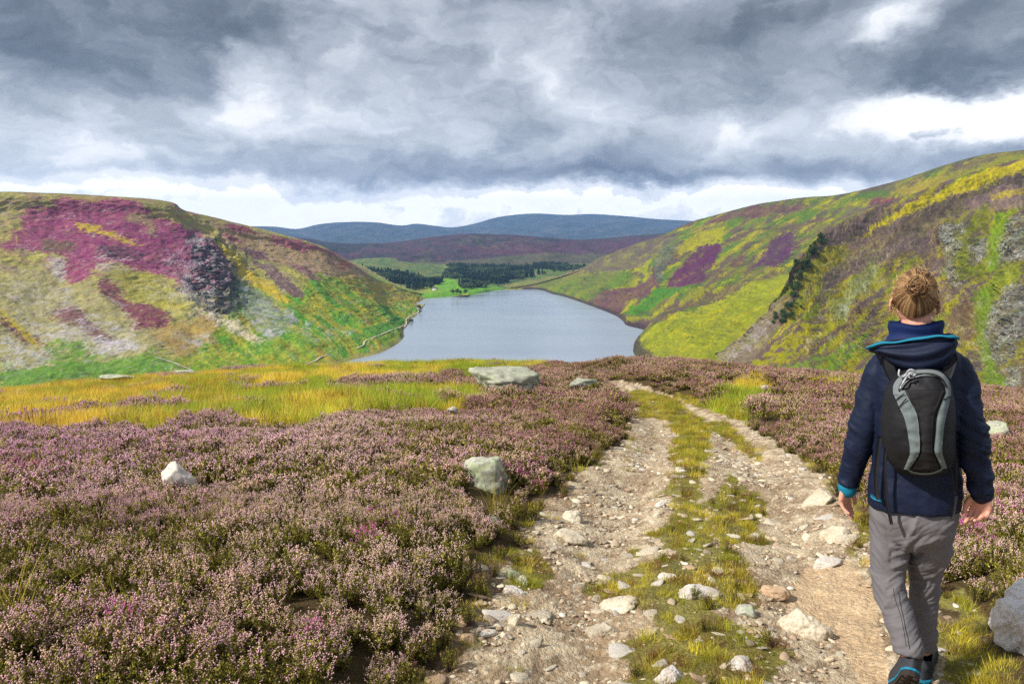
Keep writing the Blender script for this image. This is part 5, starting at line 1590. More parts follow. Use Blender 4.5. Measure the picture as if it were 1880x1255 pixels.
DB = 2.92                                        # depth of the spine
ARM_L = [(1632, 656, 24, 2.93), (1618, 681, 31, 2.93), (1602, 724, 30, 2.93), (1591, 776, 27.5, 2.92), (1576, 826, 25, 2.93), (1562, 868, 22, 2.95), (1557, 890, 20.5, 2.95)]
ARM_R = [(1734, 656, 24, 2.93), (1751, 681, 31, 2.93), (1767, 724, 30, 2.92), (1777, 776, 28, 2.90), (1785, 826, 26, 2.89), (1797, 872, 22, 2.88), (1802, 903, 20, 2.88)]
TORSO = [(1683, 610, 40, 0.060, 2.95), (1683, 632, 56, 0.075, 2.94), (1684, 648, 68, 0.088, 2.93), (1685, 668, 79, 0.10, DB), (1686, 710, 82, 0.118, DB), (1686, 760, 80, 0.118, DB), (1683, 810, 77, 0.115, DB), (1680, 860, 81, 0.122, DB), (1677, 895, 84, 0.13, DB), (1676, 915, 84, 0.132, DB), (1676, 927, 82, 0.132, DB)]
def jfold(c):
    x, y, z = c[:, 0], c[:, 1], c[:, 2]
    arm = sstep(0.155, 0.20, np.abs(x))
    f = ridged(x * 7 + z * 3.2, z * 9 - y * 3, 3, 701) * 0.008 * (0.5 + arm) + fbm(x * 16, z * 20 + y * 12, 3, 705) * 0.0022
    el = np.exp(-((z + 0.76) / 0.12) ** 2) * arm
    f += np.maximum(0, ridged(x * 3 + y * 2, z * 17 + x * 9, 2, 709)) * 0.016 * el
    return f
jk = union('jacket', [hrings(TORSO, cap=False), limb(ARM_L, cap=(True, False)), limb(ARM_R, cap=(True, False))], 0.0055, 4, 0.5, jfold)

LEG_L = [(1639, 935, 41, 2.92), (1635, 965, 39.5, 2.92), (1632, 1010, 35.5, 2.91), (1630, 1050, 31, 2.90), (1635, 1085, 29, 2.87), (1648, 1125, 28, 2.84), (1659, 1160, 26.5, 2.80), (1668, 1190, 27, 2.77), (1669, 1197, 27, 2.765)]
LEG_R = [(1717, 935, 41, 2.92), (1713, 965, 39, 2.93), (1707, 1010, 36, 2.96), (1698, 1050, 28.5, 3.00), (1697, 1090, 25, 3.02), (1695, 1130, 24, 3.02), (1697, 1165, 22, 3.01), (1697, 1188, 22, 3.01)]
PELV = [(1678, 890, 74, 0.10, DB), (1678, 915, 76, 0.108, DB), (1677, 945, 79, 0.118, DB), (1677, 962, 74, 0.11, DB)]
def tfold(c):
    x, y, z = c[:, 0], c[:, 1], c[:, 2]
    legx = np.where(x < -0.012, -0.09, 0.045)
    sag = (x - legx) * np.where(x < -0.012, 0.9, -0.7)
    f = (np.maximum(0, ridged(x * 4.0 + 5 + z, (z + sag * 1.3) * 12 + 0.8 * fbm(x * 6, z * 5, 2, 713), 2, 711)) ** 1.6) * 0.013 * (0.4 + 0.9 * sstep(-0.3, 0.3, fbm(x * 9, z * 4, 2, 717))) * sstep(-1.0, -1.12, z) * (1 - 0.55 * sstep(-1.48, -1.6, z))
    f += ridged(x * 5, (z + sag) * 26, 3, 715) * 0.005 + fbm(x * 18, z * 18, 3, 719) * 0.002
    return f
tr = union('trousers', [hrings(PELV), limb(LEG_L, flat=1.08, cap=(True, False)), limb(LEG_R, flat=1.08, cap=(True, False))], 0.0055, 4, 0.5, tfold)

# body: one continuous skin
HC = P(1680.5, 549, 2.965)                       # head centre
HC = np.array(HC)
def ell(c, rx, ry, rz, sub=4):
    v, f = ico(sub); return v * (rx, ry, rz) + c, f
def chain(pts, rad, seg=12): return ring_tube(densify(pts, len(pts) * 4 - 3), densify([[a] for a in rad], len(pts) * 4 - 3)[:, 0], None, seg, (0.3, 0.4, 0.87))
def hand(W, axis, across, normal, sgn, curl, parts):
    """palm and five fingers. axis: wrist to fingers, across: towards the thumb, normal: the way the palm faces"""
    axis, across, normal = [np.array(q, float) / np.linalg.norm(q) for q in (axis, across, normal)]
    W = np.array(W)
    rows = [W - axis * 0.03, W, W + axis * 0.03, W + axis * 0.06, W + axis * 0.084]
    parts.append(ring_tube(rows, [0.024, 0.026, 0.036, 0.041, 0.036], [0.020, 0.019, 0.017, 0.0155, 0.012], 18, across, True, 2.4))
    for k, (o_, L, r0) in enumerate(((0.031, 0.074, 0.0088), (0.0105, 0.082, 0.0090), (-0.0105, 0.077, 0.0086), (-0.031, 0.060, 0.0078))):
        p0 = W + axis * (0.075 - 0.006 * (k in (0, 3))) + across * o_ * 0.95
        d0 = axis + across * (o_ * 2.6)
        pts_ = [p0]
        ang = 0.15 + 0.1 * k * 0.5
        for j, fr in enumerate((0.45, 0.30, 0.25)):
            ang += curl[k] * (0.55, 0.9, 0.55)[j]
            d = d0 * math.cos(ang) + normal * math.sin(ang)
            d /= np.linalg.norm(d)
            pts_.append(pts_[-1] + d * L * fr)
        parts.append(chain(pts_, [r0 * 1.05, r0, r0 * 0.92, r0 * 0.78]))
    t0 = W + axis * 0.022 + across * 0.022
    parts.append(chain([t0, t0 + axis * 0.026 + across * 0.020 + normal * 0.008, t0 + axis * 0.052 + across * 0.026 + normal * 0.018, t0 + axis * 0.074 + across * 0.024 + normal * 0.026], [0.0125, 0.0112, 0.0095, 0.0078]))
bp_ = []
bp_.append(ell(HC, 0.074, 0.092, 0.112))
bp_.append(ell(HC + (0, 0.038, -0.052), 0.052, 0.058, 0.062, 3))                  # jaw
bp_.append(chain([HC + (0, 0.088, 0.0), HC + (0, 0.108, -0.022), HC + (0, 0.098, -0.034)], [0.008, 0.011, 0.010]))   # nose
for s_ in (-1, 1):
    ea = HC + np.array([s_ * 0.080, -0.004, -0.026])
    bp_.append(ring_tube([ea + (0, -0.012, 0.030), ea + (s_ * 0.007, -0.020, 0.018), ea + (s_ * 0.008, -0.020, -0.002), ea + (s_ * 0.004, -0.010, -0.022), ea + (0, -0.002, -0.028)], [0.005, 0.007, 0.007, 0.007, 0.005], [0.005] * 5, 10, (0, 1, 0)))
    bp_.append(ell(ea + (s_ * 0.001, -0.004, 0.0), 0.006, 0.014, 0.026, 2))
bp_.append(hrings([(1682, 560, 28, 0.052, 2.96), (1682, 585, 28, 0.053, 2.95), (1683, 612, 30, 0.056, 2.94), (1684, 640, 44, 0.06, 2.93)], n=16, power=2.0))
INNER = [(a, b, c * 0.82, d * 0.8, e) for a, b, c, d, e in TORSO[2:]] + [(1677, 950, 64, 0.09, DB)]
bp_.append(hrings(INNER))
for A in (ARM_L, ARM_R): bp_.append(limb([(a, b, r_ * 0.66, d) for a, b, r_, d in A]))
for A in (LEG_L, LEG_R): bp_.append(limb([(a, b, r_ * 0.72, d) for a, b, r_, d in A]))
WL = P(1554, 889, 2.95); WR = P(1803, 901, 2.88)
hand(WL, (-0.06, 0.10, -1), (0.42, 0.9, 0.1), (0.90, -0.42, 0), 1, (0.18, 0.26, 0.34, 0.42), bp_)
hand(WR, (0.02, -0.02, -1), (-0.86, 0.5, 0), (-0.5, -0.86, 0.0), 1, (0.38, 0.62, 0.78, 0.85), bp_)
bd_ = union('person', bp_, 0.0030, 3, 0.4)

m, t = mat_new('skin')
tcn = t.n('ShaderNodeTexCoord')
nn = t.n('ShaderNodeTexNoise', ins={'Vector': tcn.outputs['Object'], 'Scale': 30.0, 'Detail': 4.0})
cl = t.mix(nn.outputs[0], tuple(alb((206, 140, 118))), tuple(alb((232, 176, 150))))
nb = t.n('ShaderNodeTexNoise', ins={'Vector': tcn.outputs['Object'], 'Scale': 160.0, 'Detail': 3.0})
bpn = t.n('ShaderNodeBump', ins={'Height': nb.outputs[0], 'Strength': 0.25, 'Distance': 0.001})
b = principled(t, cl, 0.5, 0.35, bpn.outputs[0])
b.inputs['Subsurface Weight'].default_value = 0.12
b.inputs['Subsurface Radius'].default_value = (0.01, 0.004, 0.002)
M_SKIN = m
def cloth_mat(name, c1, c2, rough=0.75, scale=900, lo=14.0, spec=0.25, sheen=0.0):
    m, t = mat_new(name)
    tcn = t.n('ShaderNodeTexCoord')
    n1 = t.n('ShaderNodeTexNoise', ins={'Vector': tcn.outputs['Object'], 'Scale': lo, 'Detail': 5.0, 'Roughness': 0.6})
    n2 = t.n('ShaderNodeTexNoise', ins={'Vector': tcn.outputs['Object'], 'Scale': float(scale), 'Detail': 2.0})
    col = t.mix(n1.outputs[0], tuple(c1), tuple(c2))
    h = t.m('ADD', t.m('MULTIPLY', n1.outputs[0], 3.0), t.m('MULTIPLY', n2.outputs[0], 0.4))
    bpn = t.n('ShaderNodeBump', ins={'Height': h, 'Strength': 0.35, 'Distance': 0.003})
    b = principled(t, col, rough, spec, bpn.outputs[0])
    b.inputs['Sheen Weight'].default_value = sheen
    return m
M_NAVY = cloth_mat('navy shell fabric', lin((10, 18, 38)), lin((17, 29, 56)), 0.6)
M_BLUE = cloth_mat('blue collar fabric', lin((10, 26, 66)), lin((16, 38, 90)), 0.7)
M_CYAN = cloth_mat('turquoise trim', lin((14, 92, 124)), lin((26, 128, 156)), 0.6)
M_TRS = cloth_mat('grey walking trousers', lin((88, 85, 87)), lin((116, 112, 115)), 0.8)
M_BLK = cloth_mat('black nylon', lin((14, 14, 17)), lin((30, 30, 34)), 0.6)
M_BLK2 = cloth_mat('black mesh panel', lin((22, 20, 22)), lin((36, 34, 36)), 0.8)
M_PGR = cloth_mat('grey pack fabric', lin((84, 92, 92)), lin((116, 126, 126)), 0.7)
M_PGR2 = cloth_mat('pale grey pack trim', lin((92, 97, 98)), lin((122, 127, 128)), 0.6)
M_CORD = cloth_mat('pale cord', lin((160, 160, 164)), lin((190, 190, 194)), 0.5)
M_BOOT = cloth_mat('dark grey boot leather', lin((38, 40, 46)), lin((60, 62, 70)), 0.6)
M_SOLE = cloth_mat('dark boot rubber', lin((34, 28, 26)), lin((58, 48, 42)), 0.85)
ORG = np.array((0.0, float(P(1680, 1200, 2.95)[1]), 0.0)); ORG[2] = float(ground(0.0, ORG[1]))
per = empty('person', (*to_world(ORG[0], ORG[1]), ORG[2]), -PHI)
def pk(name, me, mat, parent=None):
    me.transform(Matrix.Translation(Vector(-ORG)))
    return obj(name, me, mat, parent or per)
body = pk('body', bd_, M_SKIN)
jo = pk('jacket', jk, M_NAVY)
to = pk('trousers', tr, M_TRS)
# face, turned away from the camera
for s_ in (-1, 1):
    v, f = ell(HC + (s_ * 0.030, 0.082, 0.006), 0.0115, 0.0115, 0.0115, 2)
    pk('eye', np_mesh('eye', v, f), plain_mat('eye', (0.35, 0.33, 0.31), 0.2, 0.5), body)
v, f = chain([HC + (-0.022, 0.090, -0.062), HC + (0, 0.096, -0.060), HC + (0.022, 0.090, -0.062)], [0.003, 0.0055, 0.003])
pk('mouth', np_mesh('mouth', v, f), plain_mat('lips', (0.45, 0.16, 0.14), 0.5), body)

# collar
def sheet(rows, thick=0.003, name='sheet', closed_u=False, smooth=True):
    """grid of points -> solid sheet with thickness along its normals"""
    G_ = np.array(rows, float); nr, nc = G_.shape[:2]
    du = np.gradient(G_, axis=1); dv = np.gradient(G_, axis=0)
    n_ = np.cross(du, dv); n_ /= np.linalg.norm(n_, axis=2)[..., None] + 1e-9
    A = G_ + n_ * thick / 2; B_ = G_ - n_ * thick / 2
    V = np.concatenate([A.reshape(-1, 3), B_.reshape(-1, 3)])
    F1 = grid_faces(nr, nc); F2 = F1[:, ::-1] + nr * nc
    E = []
    per_ = [(0, j) for j in range(nc)] + [(i, nc - 1) for i in range(1, nr)] + [(nr - 1, j) for j in range(nc - 2, -1, -1)] + [(i, 0) for i in range(nr - 2, 0, -1)]
    idx = [a * nc + b for a, b in per_]
    for a, b in zip(idx, idx[1:] + idx[:1]): E.append((a, b, b + nr * nc, a + nr * nc))
    return np_mesh(name, V, np.concatenate([F1, F2, np.array(E)]), smooth)
th = np.linspace(0, 2 * math.pi, 49)
rows = []
for v_ in np.linspace(0, 1, 9):
    c = np.array(P(1681, 634 - 44 * v_, 2.945))
    hw_ = (0.104 + (0.090 - 0.104) * v_); dp = 0.076 - 0.008 * v_
    bul = 0.005 * math.sin(v_ * 9) 
    rows.append([c + ((hw_ + bul) * math.cos(a), (dp + bul) * math.sin(a), 0.007 * math.sin(a * 3 + v_ * 3) * v_ + 0.006 * math.cos(a)) for a in th])
pk('collar', sheet(rows, 0.008, 'collar'), M_BLUE, jo)

# fallen hood: a soft pouch on the shoulders with a turquoise rim
UP = densify([(1593, 641), (1612, 633), (1640, 628), (1680, 624), (1720, 619), (1745, 617), (1757, 622)], 41)
LO = densify([(1597, 645), (1618, 652), (1640, 668), (1680, 684), (1716, 682), (1744, 664), (1758, 630)], 41)
rows = []
for v_ in np.linspace(0, 1, 21):
    row = []
    for j in range(41):
        u_ = j / 40
        q = UP[j] * (1 - v_) + LO[j] * v_
        e_ = math.sin(math.pi * min(max(u_, 0.02), 0.98)) ** 0.6
        D = 2.835 - (0.030 + 0.050 * math.sin(math.pi * (0.12 + 0.80 * v_))) * e_ + 0.012 * math.sin(u_ * 15 + v_ * 4) * v_ * 0.4
        D += 0.006 * math.sin(v_ * 16 + u_ * 7) * e_
        row.append(P(q[0], q[1], D))
    rows.append(row)
F_ = np.array(rows, float)
inner = F_[::-1].copy(); inner[..., 1] += 0.05 + 0.04 * np.linspace(0, 1, 21)[:, None]
full = np.concatenate([F_, inner], 0)
hood = pk('hood', sheet(full, 0.004, 'hood'), M_NAVY, jo)
pts_ = [np.array(P(a, b - 1, 2.805 - 0.035 * math.sin(math.pi * k / 40) ** 0.6)) for k, (a, b) in enumerate(UP)]
pts_ = [q_ + np.array((0, 0, 0.003 * math.sin(k * 0.33) + 0.0015 * math.sin(k * 0.71 + 1))) for k, q_ in enumerate(pts_)]
v, f = ring_tube(pts_, 0.0042 + 0.0022 * np.sin(np.linspace(0, 9, 41)) ** 2, 0.012, 12, (0, 0, 1))
pk('hood_rim', np_mesh('hood_rim', v, f), M_CYAN, hood)
# cuffs and hem
def band(A, i0, k0, mat, nm, r_mul=1.04, ln=7):
    a = A[-1]; b_ = A[-2]
    v, f = limb([(a[0], a[1] - ln, a[2] * r_mul, a[3]), (a[0], a[1] + 2, a[2] * r_mul * 0.96, a[3])], n=6)
    return pk(nm, np_mesh(nm, v, f), mat, jo)
band([ARM_L[-2], (1556, 896, 19, 2.95)], 0, 0, M_CYAN, 'cuff', 1.0, 3)
band([ARM_R[-2], (1803, 905, 20, 2.88)], 0, 0, M_NAVY, 'cuff', 1.05, 7)
seg_ = [(1594, 893), (1596, 903), (1604, 910), (1614, 914), (1624, 917)]
rows = [[P(a, b + dv, 2.80 + 0.05 * abs(i - 3) / 3 + (0.04 if i < 2 else 0)) for i, (a, b) in enumerate(seg_)] for dv in (0, 6)]
pk('lining', sheet(np.array(rows), 0.003, 'lining'), M_CYAN, jo)

# hair: shell, strands drawn back into a bun
def hair_mat():
    m, t = mat_new('blonde brown hair')
    at = t.n('ShaderNodeAttribute', attribute_name='col')
    principled(t, at.outputs[0], 0.6, 0.3)
    return m
M_HAIR = hair_mat()
rh = np.random.default_rng(3)
EL_ = np.array([0.0805, 0.099, 0.119])
BUND = np.array([0.02, -0.90, 0.40]); BUND /= np.linalg.norm(BUND)
hp = [ell(HC, *EL_, 4)]
v, f = ell(HC, *EL_, 4)
# keep only the scalp: above the hairline plane, dropping lower at the back
n_ = (v - HC) / EL_
keep = n_[:, 2] > (-0.42 + 0.72 * sstep(-0.1, 0.9, n_[:, 1]) - 0.12 * sstep(-0.3, -0.9, n_[:, 1]))
keep &= (n_[:, 2] > -0.50 + 0.40 * np.abs(n_[:, 0])) | (n_[:, 2] > 0.1)
fm = keep[f].all(1)
used_v = np.unique(f[fm]); mp_ = -np.ones(len(v), int); mp_[used_v] = np.arange(len(used_v))
v2 = v[used_v].copy(); v2[:, 0] = HC[0] + (v2[:, 0] - HC[0]) * (1 - 0.20 * sstep(0.0, -0.6, (v2[:, 2] - HC[2]) / EL_[2])); f2 = mp_[f[fm]]
me = np_mesh('hair', v2, f2)
dd_ = (v2 - HC) / EL_
cc_ = alb((92, 66, 44))[None] * (0.8 + 0.5 * (fbm(np.arctan2(dd_[:, 0], dd_[:, 2]) * 14, dd_[:, 1] * 2, 3, 5) + 0.3))[:, None]
set_col(me, np.clip(cc_, 0.01, 1))
hair = pk('hair', me, M_HAIR)
G = Geo()
pal = np.array([alb((96, 68, 44)), alb((126, 94, 62)), alb((154, 118, 78)), alb((208, 172, 124)), alb((56, 38, 26))])
def strand(pts_, w_, c):
    pts_ = np.array(pts_); n = len(pts_)
    v, f = ring_tube(pts_, w_ * np.linspace(1, 0.6, n), w_ * 0.6 * np.linspace(1, 0.6, n), 5, (0.3, 0.5, 0.8), False)
    G.add(v[:-2], f[(f < len(v) - 2).all(1)], c)
def hcol(k, rh):
    k = float(np.clip(0.52 + 0.42 * k + rh.normal(0, 0.09), 0, 1)) * 3
    seq = [pal[4], pal[0], pal[2], pal[3]]
    i = min(int(k), 2)
    return (seq[i] * (1 - (k - i)) + seq[i + 1] * (k - i)) * rh.uniform(0.93, 1.07)
for i in range(2000):
    a = rh.uniform(0, 2 * math.pi)
    sx_, sz_ = math.cos(a), math.sin(a)
    # start on the hairline: nape, behind the ears, temples, crown
    s = np.array([sx_ * 0.98, 0.55 * (sz_ > 0) * abs(sz_) + rh.uniform(-0.35, 0.15), max(sz_, -0.42) + rh.normal(0, 0.05)])
    if sz_ < -0.3: s[1] = -0.75 * (1 - abs(sx_) * 0.75) - 0.1; s[2] = -(0.50 - 0.34 * abs(sx_)) - 0.10 * rh.uniform(0, 1)
    s /= np.linalg.norm(s)
    lift = rh.uniform(1.0, 1.022)
    pts_ = []
    for q in np.linspace(0, 1, 8):
        d = s * (1 - q) + BUND * q; d /= np.linalg.norm(d)
        o_ = d * EL_ * (lift + 0.035 * math.sin(q * math.pi) * rh.uniform(0.5, 1)); o_[0] *= 1 - 0.20 * float(sstep(0.0, -0.6, d[2]))
        pts_.append(HC + o_)
    strand(pts_, rh.uniform(0.0008, 0.0014), hcol(float(fbm(np.array([a * 7.0]), np.array([0.3]), 2, 61)[0]), rh))
BC = HC + BUND * EL_ * 1.0 + np.array([0.002, -0.018, 0.004])
for i in range(560):                              # bun: loose loops tangled round the knot
    ax = np.array([rh.normal(0, 0.45), -1.0, rh.normal(0, 0.45)]); ax /= np.linalg.norm(ax)
    u_ = np.cross(ax, (0, 0, 1.0)); u_ /= np.linalg.norm(u_); w_ = np.cross(ax, u_)
    cc0 = BC + rh.normal(0, 1, 3) * (0.0075, 0.006, 0.007) + np.array([0, -0.018, 0.006])
    R0 = np.clip(rh.normal(0.020, 0.006), 0.006, 0.031); R1 = R0 * rh.uniform(0.65, 1.1); ph = rh.uniform(0, 6.283); sp = rh.uniform(1.2, 4.0)
    pts_ = []
    for q in np.linspace(0, 1, 12):
        aa = ph + q * sp; k_ = 1 + 0.14 * math.sin(3 * aa + i)
        pts_.append(cc0 + u_ * R0 * k_ * math.cos(aa) + w_ * R1 * k_ * math.sin(aa) + ax * 0.006 * math.sin(2 * aa + i))
    strand(pts_, rh.uniform(0.0012, 0.0022), hcol(float(0.35 * math.sin(i * 0.37) + (cc0[2] - BC[2]) * 22 - 0.1), rh))
for i in range(260):                               # loose wisps
    a = rh.uniform(-0.6, 3.7)
    s = np.array([math.cos(a) * 0.98, rh.uniform(-0.6, 0.4), math.sin(a)]); s /= np.linalg.norm(s)
    p0 = HC + s * EL_ * 1.0
    d = s * rh.uniform(0.2, 0.8) + rh.normal(0, 0.7, 3) + np.array([-0.25, 0, 0.1]); pts_ = [p0]
    for q in range(6):
        d = d + rh.normal(0, 0.4, 3) - s * 0.12; d /= np.linalg.norm(d)
        pts_.append(pts_[-1] + d * rh.uniform(0.004, 0.010))
    strand(pts_, 0.0008, pal[rh.choice([2, 3])] * 1.1)
for sx_, n_w in ((-1, 16), (1, 5)):               # wisps by the ears
    for i in range(n_w):
        p0 = HC + np.array([sx_ * 0.079, rh.uniform(-0.03, 0.03), rh.uniform(-0.02, 0.05)]); pts_ = [p0]
        d = np.array([sx_ * 0.5, 0, -0.6])
        for q in range(7):
            d = d + rh.normal(0, 0.35, 3) + np.array([-sx_ * 0.10, 0, -0.1]); d /= np.linalg.norm(d)
            pts_.append(pts_[-1] + d * 0.013)
        strand(pts_, 0.0009, pal[3] * 0.9)
me = G.mesh('bun', True)
pk('bun', me, M_HAIR, hair)

# boots: sole outline lofted upwards, then posed
def boot(heel, pitch, yaw, name_l, roll=0.0, lean=0.0):
    L, ns = 0.285, 27
    ys = np.linspace(0, 1, ns)
    wd = np.interp(ys, [0, 0.04, 0.12, 0.3, 0.5, 0.72, 0.88, 0.97, 1], [0.010, 0.025, 0.034, 0.033, 0.035, 0.047, 0.040, 0.022, 0.006])
    ring = np.array([(w_, y * L) for y, w_ in zip(ys, wd)] + [(-w_, y * L) for y, w_ in zip(ys[::-1], wd[::-1])])
    def slab(z0, z1, k, nm, lug=False):
        c = ring.mean(0)
        V = np.concatenate([np.column_stack([(ring - c) * k + c, np.full(len(ring), z)]) for z in (z0, z1)])
        me = bpy.data.meshes.new(nm)
        n = len(ring)
        me.from_pydata([tuple(q) for q in V], [], [tuple(range(n))[::-1], tuple(range(n, 2 * n))] + [(i, (i + 1) % n, n + (i + 1) % n, n + i) for i in range(n)])
        return me
    M_ = Matrix.Translation(Vector(heel)) @ Matrix.Rotation(yaw, 4, 'Z') @ Matrix.Rotation(roll, 4, 'Y') @ Matrix.Rotation(-pitch, 4, 'X')
    sole = slab(0.0, 0.020, 1.0, 'sole')
    mid_ = slab(0.0205, 0.030, 1.04, 'sole_rim')
    rows = []
    for z, y0, y1, k in ((0.030, 0.0, 1.0, 1.0), (0.05, 0.0, 0.99, 1.02), (0.07, 0.0, 0.90, 1.0), (0.085, 0.01, 0.68, 1.0), (0.096, 0.02, 0.42, 0.98), (0.106, 0.03, 0.36, 0.94), (0.115, 0.04, 0.34, 0.9)):
        row = []
        for a in np.linspace(0, 2 * math.pi, 25):
            yy_ = (y0 + y1) / 2 + (y1 - y0) / 2 * math.cos(a)
            w_ = np.interp(yy_ / max(1.0, 1) , ys, wd) if z < 0.08 else 0.036
            w_ = max(w_, 0.006) if z < 0.08 else 0.036 * k
            sh = -0.30 * max(0, z - 0.075) * lean * 1.2
            row.append((w_ * k * (np.sign(math.sin(a)) * min(1, abs(math.sin(a)) * 1.6)), yy_ * L + sh, z))
        rows.append(row)
    C = catmull(np.array(rows, float), np.linspace(0, 6, 25), 0)
    up = sheet(C, 0.004, 'boot')
    for q in (sole, mid_, up): q.transform(M_)
    b_ = pk('boot', up, M_BOOT)
    pk('sole', sole, M_SOLE, b_); pk('sole_rim', mid_, M_CYAN, b_)
    for i in range(7):
        for s_ in (-1, 1):
            y_ = (0.07 + 0.13 * i) * L
            w_ = np.interp(y_ / L, ys, wd)
            v, f = box(min(s_ * w_ * 0.25, s_ * w_ * 0.85), max(s_ * w_ * 0.25, s_ * w_ * 0.85), y_ - 0.011, y_ + 0.008, -0.005, 0.0)
            l_ = np_mesh('lug', v, f, False); l_.transform(M_)
            pk('lug', l_, M_SOLE, b_)
    return b_
hl = P(1674, 1240, 2.665)
boot(np.array(hl), math.radians(50), math.radians(4), 'left', math.radians(8), 1.0)
hr_ = P(1690, 1222, 2.985)
boot(np.array((hr_[0] + 0.01, hr_[1] - 0.02, float(ground(hr_[0], hr_[1] + 0.05)) + 0.0)), math.radians(0), math.radians(-4), 'right')
# trouser zip
rows = densify([(1640, 1078), (1644, 1100), (1654, 1130), (1660, 1160), (1664, 1186)], 20)
ds_ = np.interp(rows[:, 1], [1078, 1085, 1125, 1160, 1190], [2.88 - 0.082, 2.87 - 0.08, 2.84 - 0.074, 2.80 - 0.07, 2.77 - 0.070])
G_ = [[P(a + o_, b, d) for (a, b), d in zip(rows, ds_)] for o_ in (-0.5, 0.5)]
pk('zip', sheet(np.array(G_), 0.003, 'zip'), M_BLK2, to)

# ------------------------------------------------------------------ backpack (its own thing)
HWP = np.array([(676, 20), (680, 36), (690, 50), (708, 60), (735, 67), (770, 70), (810, 68), (845, 62), (862, 52), (870, 38), (874, 18)], float)
def pcx(py): return np.interp(py, [676, 720, 800, 874], [1693, 1687, 1686, 1696])
def phw(py): return np.interp(py, HWP[:, 0], HWP[:, 1])
PBACK = 2.80
def psurf(px, py):
    e_ = np.clip(np.abs((px - pcx(py)) / phw(py)), 0, 1)
    th_ = np.interp(py, [676, 690, 720, 780, 830, 860, 874], [0.035, 0.085, 0.125, 0.150, 0.150, 0.115, 0.06])
    return PBACK - th_ * (1 - e_ ** 2.6) ** (1 / 2.2) - 0.007 * fbm(px / 24, py / 16, 4, 801) * (1 - e_)
rows = []
for py in np.concatenate([[676, 676.6, 678, 680, 683], np.linspace(686, 866, 48), [869, 871.5, 873, 873.8, 874]]):
    row = []
    for e_ in np.sin(np.linspace(-1, 1, 41) * math.pi / 2):
        px = pcx(py) + phw(py) * e_
        row.append(P(px, py, float(psurf(px, py))))
    rows.append(row)
A = np.array(rows, float)
Bk = A.copy(); Bk[..., 1] = 2.92 / CPH - 2.92 + PBACK + 0.012
nr, nc = A.shape[:2]
V = np.concatenate([A.reshape(-1, 3), Bk.reshape(-1, 3)])
F1 = grid_faces(nr, nc); F2 = F1[:, ::-1] + nr * nc
per_ = [(0, j) for j in range(nc)] + [(i, nc - 1) for i in range(1, nr)] + [(nr - 1, j) for j in range(nc - 2, -1, -1)] + [(i, 0) for i in range(nr - 2, 0, -1)]
idx = [a * nc + b for a, b in per_]
E = np.array([(a, b, b + nr * nc, a + nr * nc) for a, b in zip(idx, idx[1:] + idx[:1])])
ORG_P = np.array(P(1688, 874, 2.76))
pack = empty('backpack', (*to_world(ORG_P[0], ORG_P[1]), ORG_P[2]), -PHI)
def bk(name, me, mat, parent=None):
    me.transform(Matrix.Translation(Vector(-ORG_P)))
    return obj(name, me, mat, parent or pack)
bk('bag', np_mesh('bag', V, np.concatenate([F1, F2, E])), M_BLK)
def strip(name, Lp, Rp, mat, lift=0.004, nu=9, nv=60, thick=0.004, parent=None):
    Ld, Rd = densify(Lp, nv), densify(Rp, nv)
    rows = []
    for u_ in np.linspace(0, 1, nu):
        q = Ld * (1 - u_) + Rd * u_
        rows.append([P(a, b, float(psurf(a, b)) - lift - 0.0045 * math.sin(math.pi * u_)) for a, b in q])
    return bk(name, sheet(np.array(rows, float), thick, name), mat, parent)
strip('grey_panel', [(1641, 722), (1652, 748), (1661, 768), (1667, 795), (1671, 828), (1666, 845), (1660, 860)],
      [(1660, 716), (1672, 738), (1682, 758), (1687, 790), (1688, 825), (1681, 842), (1668, 861)], M_PGR)
strip('grey_panel', [(1736, 722), (1728, 742), (1721, 764), (1718, 796), (1716, 826), (1722, 843), (1730, 860)],
      [(1745, 722), (1741, 746), (1735, 768), (1731, 796), (1729, 826), (1733, 843), (1738, 858)], M_PGR)
ARCH_O = [(1641, 724), (1641, 708), (1650, 694), (1668, 683), (1694, 679), (1720, 681), (1736, 692), (1744, 708), (1745, 726)]
ARCH_I = [(1657, 724), (1657, 712), (1664, 702), (1676, 694), (1696, 690), (1718, 691), (1730, 700), (1736, 711), (1737, 726)]
strip('top_arch', ARCH_O, ARCH_I, M_PGR2, 0.006)
strip('zip', [(1650, 718), (1652, 708), (1660, 697), (1674, 689), (1695, 685), (1717, 687), (1731, 696), (1739, 710)],
      [(1652, 719), (1654, 709), (1662, 699), (1675, 691), (1695, 687), (1716, 689), (1729, 697), (1737, 711)], M_BLK, 0.012, 4)
strip('front_panel', [(1664, 716), (1676, 736), (1687, 758), (1692, 790), (1693, 822), (1686, 842), (1672, 862)],
      [(1732, 716), (1723, 738), (1714, 760), (1711, 792), (1710, 824), (1716, 842), (1726, 862)], M_BLK2, 0.006, 15)
strip('lower_trim', [(1662, 855), (1672, 863), (1690, 867), (1712, 866), (1730, 858)], [(1664, 859), (1674, 867), (1692, 870), (1712, 869), (1728, 863)], M_PGR, 0.006, 4)
for a_, b_ in (((1643, 735), (1660, 722)), ((1648, 750), (1664, 731)), ((1733, 733), (1746, 728))):
    v, f = ring_tube([P(a_[0] * (1 - q) + b_[0] * q, a_[1] * (1 - q) + b_[1] * q, float(psurf(a_[0] * (1 - q) + b_[0] * q, a_[1])) - 0.012) for q in np.linspace(0, 1, 5)], 0.002, None, 6)
    bk('cord', np_mesh('cord', v, f), M_BLK)
def loop(pts, r_, mat, name, D0=2.655):
    q = densify(pts, 26)
    v, f = ring_tube([P(a, b, D0 - 0.006 * math.sin(i * 0.5)) for i, (a, b) in enumerate(q)], r_, None, 8)
    return bk(name, np_mesh(name, v, f), mat)
